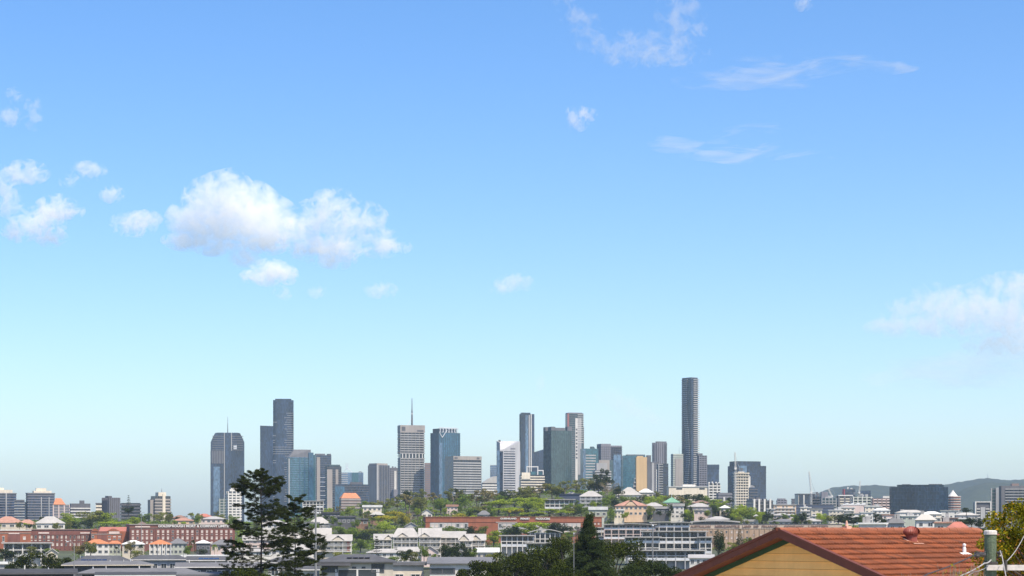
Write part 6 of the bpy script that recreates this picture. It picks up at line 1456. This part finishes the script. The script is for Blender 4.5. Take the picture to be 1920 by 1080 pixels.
    b = MB(); b.lathe([(.16,.19),(.185,.205),(.165,.23)],(0,0),18); b.lathe([(.12,.40),(.06,.425),(.001,.43)],(0,0),18); b.build('cap','vent_paint',v)
    for i in range(22):
        a = i*2*math.pi/22; f = MB(); pr = [(.165,.19),(.215,.24),(.222,.29),(.195,.35),(.11,.415)]; tw_ = .16
        for (r0,z0),(r1,z1) in zip(pr[:-1],pr[1:]):
            f.quad((r0*math.cos(a),r0*math.sin(a),z0),(r0*.90*math.cos(a+tw_*1.6),r0*.90*math.sin(a+tw_*1.6),z0),(r1*.90*math.cos(a+tw_*1.6),r1*.90*math.sin(a+tw_*1.6),z1),(r1*math.cos(a),r1*math.sin(a),z1))
        f.build('fin','vent_paint',v)
    b = MB(); b.quad((-.22,-.26,.0),(.22,-.26,.0),(.22,.22,.168),(-.22,.22,.168))
    fl = b.build('flashing','terracotta_pale',v); fl.location = (0,0,-.03)
    # vent pipe
    t, s = slope_at(1808, 1040); v = tag(empty('vent_pipe', AP + RD*t - GD*s + Vector((0,0,-TP*s)), ang), 'small white vent pipe with flashing near the roof hip', 'vent pipe')
    b = MB(); b.lathe([(.055,-.1),(.05,.18),(.035,.19),(.035,.23),(.05,.24),(.048,.28),(.001,.3)],(0,0),12); b.build('pipe','lead_white',v); b = MB(); b.quad((-.2,-.22,.06),(.2,-.22,.06),(.2,.14,.19),(-.2,.14,.19)); f = b.build('flashing','lead_white',v); f.location = (0,0,-.09)
    # finial on the ridge
    t = 0.0; q = (1587-960)/F; t = (q*AP.y-AP.x)/(RD.x-q*RD.y)
    v = tag(empty('roof_finial', AP + RD*t + Vector((0,0,.05)), ang), 'pale terracotta spike standing on the tiled ridge', 'finial')
    b = MB(); b.box(-.09,.12,-.08,.08,-.03,.07); b.lathe([(.05,.06),(.035,.12),(.03,.17),(.018,.2),(.001,.22)],(0.01,0),10); b.build('spike','terracotta_pale',v)
front_house()

# ------------------------------------------------------------------ power pole and wires
mat('pole_green', (.085,.118,.075), .8, .3, 3.0, streak=.35, bump=.5, bscale=20)
mat('pole_cap', (.50,.47,.44), .7, .2, 12.0)
mat('insulator', (.05,.045,.042), .3, .2, 6.0)
mat('cable', (.03,.03,.032), .6, .1, 4.0)
mat('cable_pale', (.33,.32,.31), .5, .1, 4.0)
def power_pole():
    D = 38.0; p = W(1857, 995, D); k = D/F; zb = 14.6; H = p.z-zb
    o = tag(empty('power_pole', (p.x, D, zb)), 'weathered green power pole with pale metal cap at lower right', 'power pole')
    b = MB(); n = 16; R = random.Random(3)
    rings = [(.128,0),(.122,H*.5),(.113,H-.5),(.112,H-.1),(.105,H-.03)]
    b.lathe(rings,(0,0),n); b.build('shaft','pole_green',o)
    b = MB(); b.lathe([(.12,H-.075),(.124,H-.07),(.122,H-.01),(.10,H+.006),(.001,H+.008)],(0,0),n); b.build('cap','pole_cap',o)
    zc = lambda py: ZC+(YH-py)/F*D-zb
    b = MB(); z = zc(1064); b.box(-.10,1.6,-.17,-.115,z-.05,z+.05); b.build('crossarm','pole_cap',o)
    b = MB(); z = zc(1040); b.tube((-.12,-.1,z),(-.30,-.14,z+.01),.04,.05,10); b.lathe([(.05,z-.05),(.065,z-.02),(.05,z+.02),(.06,z+.05)],(-.28,-.14),10); b.build('service_fuse','insulator',o)
    b = MB(); b.tube((.11,-.05,zc(1037)),(.2,-.08,zc(1036)),.03,.03,8); b.lathe([(.03,zc(1046)),(.055,zc(1043)),(.03,zc(1040)),(.05,zc(1036))],(.16,-.08),10); b.build('insulator','insulator',o)
    b = MB(); b.lathe([(.135,zc(1058)),(.137,zc(1056)),(.135,zc(1053))],(0,0),n); b.build('strap','insulator',o)
    b = MB(); b.tube((.24,-.17,z-.32),(.24,-.17,z-.1),.035,.03,8); b.tube((.9,-.17,zc(1064)+.05),(.9,-.17,zc(1064)+.2),.035,.045,8); b.build('insulator','insulator',o)
    # spans
    def wire(label, pts, r, m, sag=.0):
        P = [Vector(q) for q in pts]; out = []
        for a, c in zip(P[:-1], P[1:]):
            for i in range(9):
                u = i/9; out.append(a.lerp(c,u)-Vector((0,0,sag*4*u*(1-u))))
        out.append(P[-1]); b = MB(); b.path([tuple(q) for q in out], r, 5, 0); tag(b.build('service_wire', m), label, 'wire')
    wire('dark service cable sagging from the pole fuse to lower left', [W(1848,1034,37.8), W(1832,1038,37), W(1740,1076,33), W(1600,1140,27)], .011, 'cable', .02)
    wire('pale twisted service cable leaving the pole strap to lower left', [W(1858,1050,37.8), W(1846,1056,37), W(1795,1082,34), W(1700,1140,29)], .013, 'cable_pale', .02)
    wire('second pale cable just beneath the twisted one', [W(1852,1062,37.8), W(1826,1072,36), W(1790,1092,33), W(1700,1150,28)], .008, 'cable_pale', .02)
    wire('pale drop wire hanging from right insulator past the crossarm', [W(1875,1032,37.6), W(1879,1044,37.4), W(1886,1080,37.0), W(1890,1140,36.5)], .009, 'cable_pale', .0)
    wire('pale wire running right from the pole through the leaves', [W(1872,1063,37.6), W(1920,1005,44), W(2060,960,60)], .008, 'cable_pale', .1)
power_pole()

# ------------------------------------------------------------------ yellow green tree at the right and small twigs at its foot
leaf('leaf_gold', (.40,.26,.02), .4, 6.0, .35)
def right_tree():
    D = 46.0; p = W(1968, 992, D); zb = 15.0; o = tag(empty('broad_tree',(p.x,D,zb)),'glossy yellow green tree filling the right picture edge','tree'); k = D/F; R = random.Random(21)
    zz = lambda py: ZC+(YH-py)/F*D-zb
    tk = MB(); tk.tube((0,0,0),(.05,0,zz(1120)),.14,.11,9); lob = []
    spots = [(1850,1020,16),(1842,1045,14),(1862,1000,18),(1880,975,20),(1900,958,20),(1920,948,22),(1945,935,26),(1975,925,30),(1870,1035,20),(1890,1010,24),(1910,985,26),(1935,970,28),(1860,1065,18),(1885,1055,24),(1912,1030,28),(1940,1005,30),(1900,1085,26),(1930,1065,30),(1960,1040,34),(1980,980,34),(2010,950,34),(2040,1000,40),(2000,1060,44),(1850,1085,14),(1838,1022,9),(1925,1100,30),(1960,1090,36)]
    for px, py, r in spots:
        for rep in range(2):
            y = R.uniform(-.9,.9); c = ((px-1968)*k+R.uniform(-.04,.04), y, zz(py)); lob.append((*c, r*k*R.uniform(.8,1.1), .85))
        m_ = (c[0]*.45,c[1]*.4,zz(1120)+(c[2]-zz(1120))*.45); tk.tube((.05,0,zz(1125)),m_,.035,.02,6); tk.tube(m_,c,.02,.006,5)
    tk.build('trunk','bark',o); P, d = lobes_cloud(lob, 15000, .25)
    link('crown', leaf_mesh('crown',P,.078,d,.5,'leaf_right'), o, 'stuff'); P, d = lobes_cloud(lob, 1500, .7); link('young_leaves', leaf_mesh('young_leaves',P,.07,d,.5,'leaf_gold'), o, 'stuff')
    def twigs(label, px0, px1, ytop, D, n, lm, seed):
        R = random.Random(seed); p = W((px0+px1)/2, 992, D); zb = 15.2; o = tag(empty('shrub',(p.x,D,zb)),label,'shrub'); k = D/F; b = MB(); C = []
        for i in range(n):
            x = ((px0+px1)/2-(px0 if i % 2 else px1))*k*R.uniform(-1,1); H = ZC+(YH-(ytop+R.uniform(0,26)))/F*D-zb; y = R.uniform(-.3,.3)
            a = (x*.3,y*.3,0); m_ = (x*.7+R.uniform(-.05,.05),y*.7,H*.7); e = (x+R.uniform(-.12,.12),y,H); b.tube(a,m_,.014,.008,5); b.tube(m_,e,.008,.003,4)
            for j in range(14): u = R.uniform(.55,1); C.append([m_[q]+(e[q]-m_[q])*(u-.4)/.6+R.gauss(0,.05) for q in range(3)])
        b.build('twigs','bark_pale',o); link('leaves',leaf_mesh('leaves',np.array(C),.06,None,.45,lm),o,'stuff')
    twigs('tuft of bright yellow leaves at the bottom before the tiled roof',1690,1732,1071,31,26,'leaf_gold',2)
    twigs('scraggly golden twigs left of the power pole foot',1770,1848,1054,34,46,'leaf_right',5)
right_tree()

# ------------------------------------------------------------------ air
def haze():
    m = bpy.data.materials.new('haze_air'); m.use_nodes = True; nt = m.node_tree; nt.nodes.clear()
    out = N(nt,'ShaderNodeOutputMaterial'); v = N(nt,'ShaderNodeVolumePrincipled')
    v.inputs['Color'].default_value = (.60,.79,1.0,1); v.inputs['Density'].default_value = HAZE; v.inputs['Anisotropy'].default_value = .0
    nt.links.new(v.outputs[0], out.inputs['Volume']); M['haze_air'] = m
    b = MB(); b.box(-9500,9500,-700,12800,-4,320); o = b.build('haze','haze_air',kind='stuff'); o['label'] = 'thin blue haze over the whole city'
HAZE = 4.0e-5
haze()
def cloud(label, D, puffs, dens, scale, edge, bias=.0, gain=3.0, stretch=(1,1,1), depth=.8, detail=6, rough=.62, yj=120, step=None):
    """volume cloud: soft lobes eaten away by fractal noise"""
    C = np.array([tuple(W(px, py, D)) for px, py, rx, ry in puffs]); R = np.array([(rx/F*D, rx/F*D*depth, ry/F*D) for px, py, rx, ry in puffs])
    rr = random.Random(len(label)); C[:,1] += [rr.uniform(-yj,yj) for _ in puffs]
    lo = (C-R*1.15).min(0); hi = (C+R*1.15).max(0); o0 = (lo+hi)/2
    m = bpy.data.materials.new('cloud_vapour'); m.use_nodes = True; nt = m.node_tree; nt.nodes.clear(); L = nt.links.new
    out = N(nt,'ShaderNodeOutputMaterial'); tc = N(nt,'ShaderNodeTexCoord'); acc = None
    for c, r in zip(C-o0, R):
        s = N(nt,'ShaderNodeVectorMath',operation='SUBTRACT'); L(tc.outputs['Object'], s.inputs[0]); s.inputs[1].default_value = c
        q = N(nt,'ShaderNodeVectorMath',operation='DIVIDE'); L(s.outputs[0], q.inputs[0]); q.inputs[1].default_value = r
        l = N(nt,'ShaderNodeVectorMath',operation='LENGTH'); L(q.outputs[0], l.inputs[0])
        if acc is None: acc = l.outputs['Value']
        else:
            mm = N(nt,'ShaderNodeMath',operation='SMOOTH_MIN'); L(acc, mm.inputs[0]); L(l.outputs['Value'], mm.inputs[1]); mm.inputs[2].default_value = .25; acc = mm.outputs[0]
    mp = N(nt,'ShaderNodeMapping'); mp.inputs['Scale'].default_value = stretch; L(tc.outputs['Object'], mp.inputs['Vector'])
    nz = N(nt,'ShaderNodeTexNoise'); nz.inputs['Scale'].default_value = scale; nz.inputs['Detail'].default_value = detail; nz.inputs['Roughness'].default_value = rough; nz.inputs['Distortion'].default_value = .7; L(mp.outputs[0], nz.inputs['Vector'])
    a = N(nt,'ShaderNodeMath',operation='SUBTRACT'); a.inputs[0].default_value = 1.0+bias; L(acc, a.inputs[1])
    b_ = N(nt,'ShaderNodeMath',operation='MULTIPLY_ADD'); L(nz.outputs['Fac'], b_.inputs[0]); b_.inputs[1].default_value = edge; b_.inputs[2].default_value = -edge*.5
    e = N(nt,'ShaderNodeMath',operation='ADD'); L(a.outputs[0], e.inputs[0]); L(b_.outputs[0], e.inputs[1])
    g = N(nt,'ShaderNodeMath',operation='MULTIPLY',use_clamp=True); L(e.outputs[0], g.inputs[0]); g.inputs[1].default_value = gain
    f = N(nt,'ShaderNodeMath',operation='LESS_THAN'); L(acc, f.inputs[0]); f.inputs[1].default_value = 1.12
    g2 = N(nt,'ShaderNodeMath',operation='MULTIPLY'); L(g.outputs[0], g2.inputs[0]); L(f.outputs[0], g2.inputs[1])
    dn = N(nt,'ShaderNodeMath',operation='MULTIPLY'); L(g2.outputs[0], dn.inputs[0]); dn.inputs[1].default_value = dens
    v = N(nt,'ShaderNodeVolumeScatter'); v.inputs['Color'].default_value = (1,1,1,1); v.inputs['Anisotropy'].default_value = -.4; L(dn.outputs[0], v.inputs['Density']); L(v.outputs[0], out.inputs['Volume'])
    m.cycles.volume_step_rate = step or .3
    if hasattr(m, 'volume_intersection_method'): pass
    import bmesh
    bm = bmesh.new()
    for c, r in zip(C-o0, R):
        for i in range(40):
            z_ = 1-2*(i+.5)/40; q_ = math.sqrt(1-z_*z_); ph = i*2.39996
            bm.verts.new((c[0]+r[0]*1.16*q_*math.cos(ph), c[1]+r[1]*1.16*q_*math.sin(ph), c[2]+r[2]*1.16*z_))
    res = bmesh.ops.convex_hull(bm, input=bm.verts); bmesh.ops.delete(bm, geom=[g_ for g_ in res['geom_interior'] if isinstance(g_, bmesh.types.BMVert)], context='VERTS')
    bmesh.ops.recalc_face_normals(bm, faces=bm.faces); me = bpy.data.meshes.new('cloud'); bm.to_mesh(me); bm.free(); me.materials.append(m); o = link('cloud', me, loc=tuple(o0)); tag(o, label, 'cloud'); return o
def clouds():
    cloud('large bright cumulus cloud left of centre', 8300, [(358,412,44,34),(395,390,52,50),(430,376,52,50),(470,385,52,50),(500,405,46,42),(455,412,70,48),(405,425,60,32),(505,432,44,30),(345,448,44,18),(400,462,44,16),(455,480,30,18),(528,400,28,28),(490,450,50,22)], .0078, .021, 5.0, -.02, 6, step=.2)
    cloud('ragged white cumulus joined to the right of large one', 8400, [(555,430,40,38),(590,410,46,44),(625,392,46,38),(655,420,48,38),(600,455,66,32),(645,465,48,26),(680,405,44,30),(710,452,40,28),(625,484,40,16),(740,470,34,14)], .0075, .021, 7.0, -.25, 4, step=.2)
    cloud('small cloud puff hanging below the large cumulus', 8000, [(505,510,40,26),(530,520,32,22),(526,548,18,13),(480,522,28,14)], .012, .024, 6.0, -.2, 4)
    cloud('small white cloud at left edge below the upper scraps', 8000, [(35,428,36,24),(70,408,44,30),(108,390,38,24),(90,442,30,18),(128,388,22,14)], .012, .022, 6.0, -.25, 4)
    cloud('cloud scrap cut by the left picture edge', 8000, [(0,345,36,32),(5,375,28,28),(60,332,44,22)], .009, .022, 6.0, -.25, 3)
    cloud('small tilted cloud scrap right of the left edge scraps', 8000, [(120,332,20,15),(172,328,36,18)], .008, .022, 6.0, -.25, 3)
    cloud('small low cloud puff between left scraps and cumulus', 8000, [(240,412,44,24),(285,418,32,16),(262,408,28,18)], .009, .024, 6.0, -.25, 3)
    cloud('tiny round cloud above the small low puff', 8000, [(212,366,24,17)], .011, .024, 4.8, -.12, 3)
    cloud('tiny cloud scraps high at the left edge', 7000, [(24,226,28,19),(66,215,18,34),(36,188,18,16)], .008, .028, 4.8, -.2, 3)
    cloud('thin wispy cloud streak at top right', 9000, [(1090,42,38,32),(1120,68,42,26),(1160,88,50,26),(1205,70,60,26),(1280,30,48,64),(1290,65,32,36),(1060,14,26,26),(1240,100,90,22)], .0034, .018, 6.0, -.4, 2)
    cloud('long faint cirrus streak at upper right', 9000, [(1440,132,100,20),(1530,128,90,28),(1580,124,70,18),(1500,150,80,16),(1360,145,100,16),(1650,118,80,14)], .0030, .016, 8.0, -.65, 1.6, stretch=(.22,.22,2.2))
    cloud('lower faint cirrus streak right of centre', 9000, [(1400,284,90,22),(1340,290,70,14),(1480,300,80,14)], .0030, .016, 8.0, -.65, 1.6, stretch=(.22,.22,2.2))
    cloud('short faint cirrus dash above the lower streak', 9000, [(1270,262,50,16),(1400,246,70,16)], .0026, .016, 8.0, -.65, 1.6, stretch=(.22,.22,2.2))
    cloud('small lone cloud puff at upper centre right', 8500, [(1080,232,24,24),(1104,210,18,14)], .010, .028, 4.4, -.15, 3)
    cloud('cloud speck at the very top right', 8500, [(1508,4,18,16)], .008, .03, 4.4, -.15, 3)
    for lb, pf in (('faint scrap of cloud in mid sky right of cumulus', [(965,530,36,18),(940,546,24,11)]), ('faint scrap of cloud just below right of the cumulus', [(710,538,32,16)]), ('tiny scrap of cloud below the ragged cumulus', [(597,548,20,13)])):
        cloud(lb, 9000, pf, .006, .022, 4.8, -.1, 2)
    cloud('broad hazy white cloud bank at right edge', 12000, [(1820,585,110,46),(1890,600,100,52),(1910,545,90,34),(1760,560,56,32),(1680,612,60,20),(1690,580,36,22),(1890,640,80,30),(1740,610,70,24)], .0032, .012, 5.6, -.2, 2.4)
    cloud('lower white cloud sheet beneath the right bank', 12000, [(1880,685,150,42),(1790,692,140,34),(1720,702,100,24),(1900,660,100,34),(1660,708,56,17)], .0006, .009, 4.4, -.05, 2.5, stretch=(.4,.4,1.2))
    cloud('faint slanting vapour streak above the grey towers', 14000, [(1145,742,34,20),(1170,758,38,19),(1195,772,34,17),(1220,786,26,13)], .0012, .008, 2.4, .0, 2)
    cloud('tiny vertical wisp above the castle topped tower', 14000, [(1014,716,11,20)], .003, .014, 2.4, .0, 2)
CLOUDS = True
if CLOUDS: clouds()

for _o in bpy.data.objects:
    for _k in ('_w', '_he'):
        if _k in _o: del _o[_k]
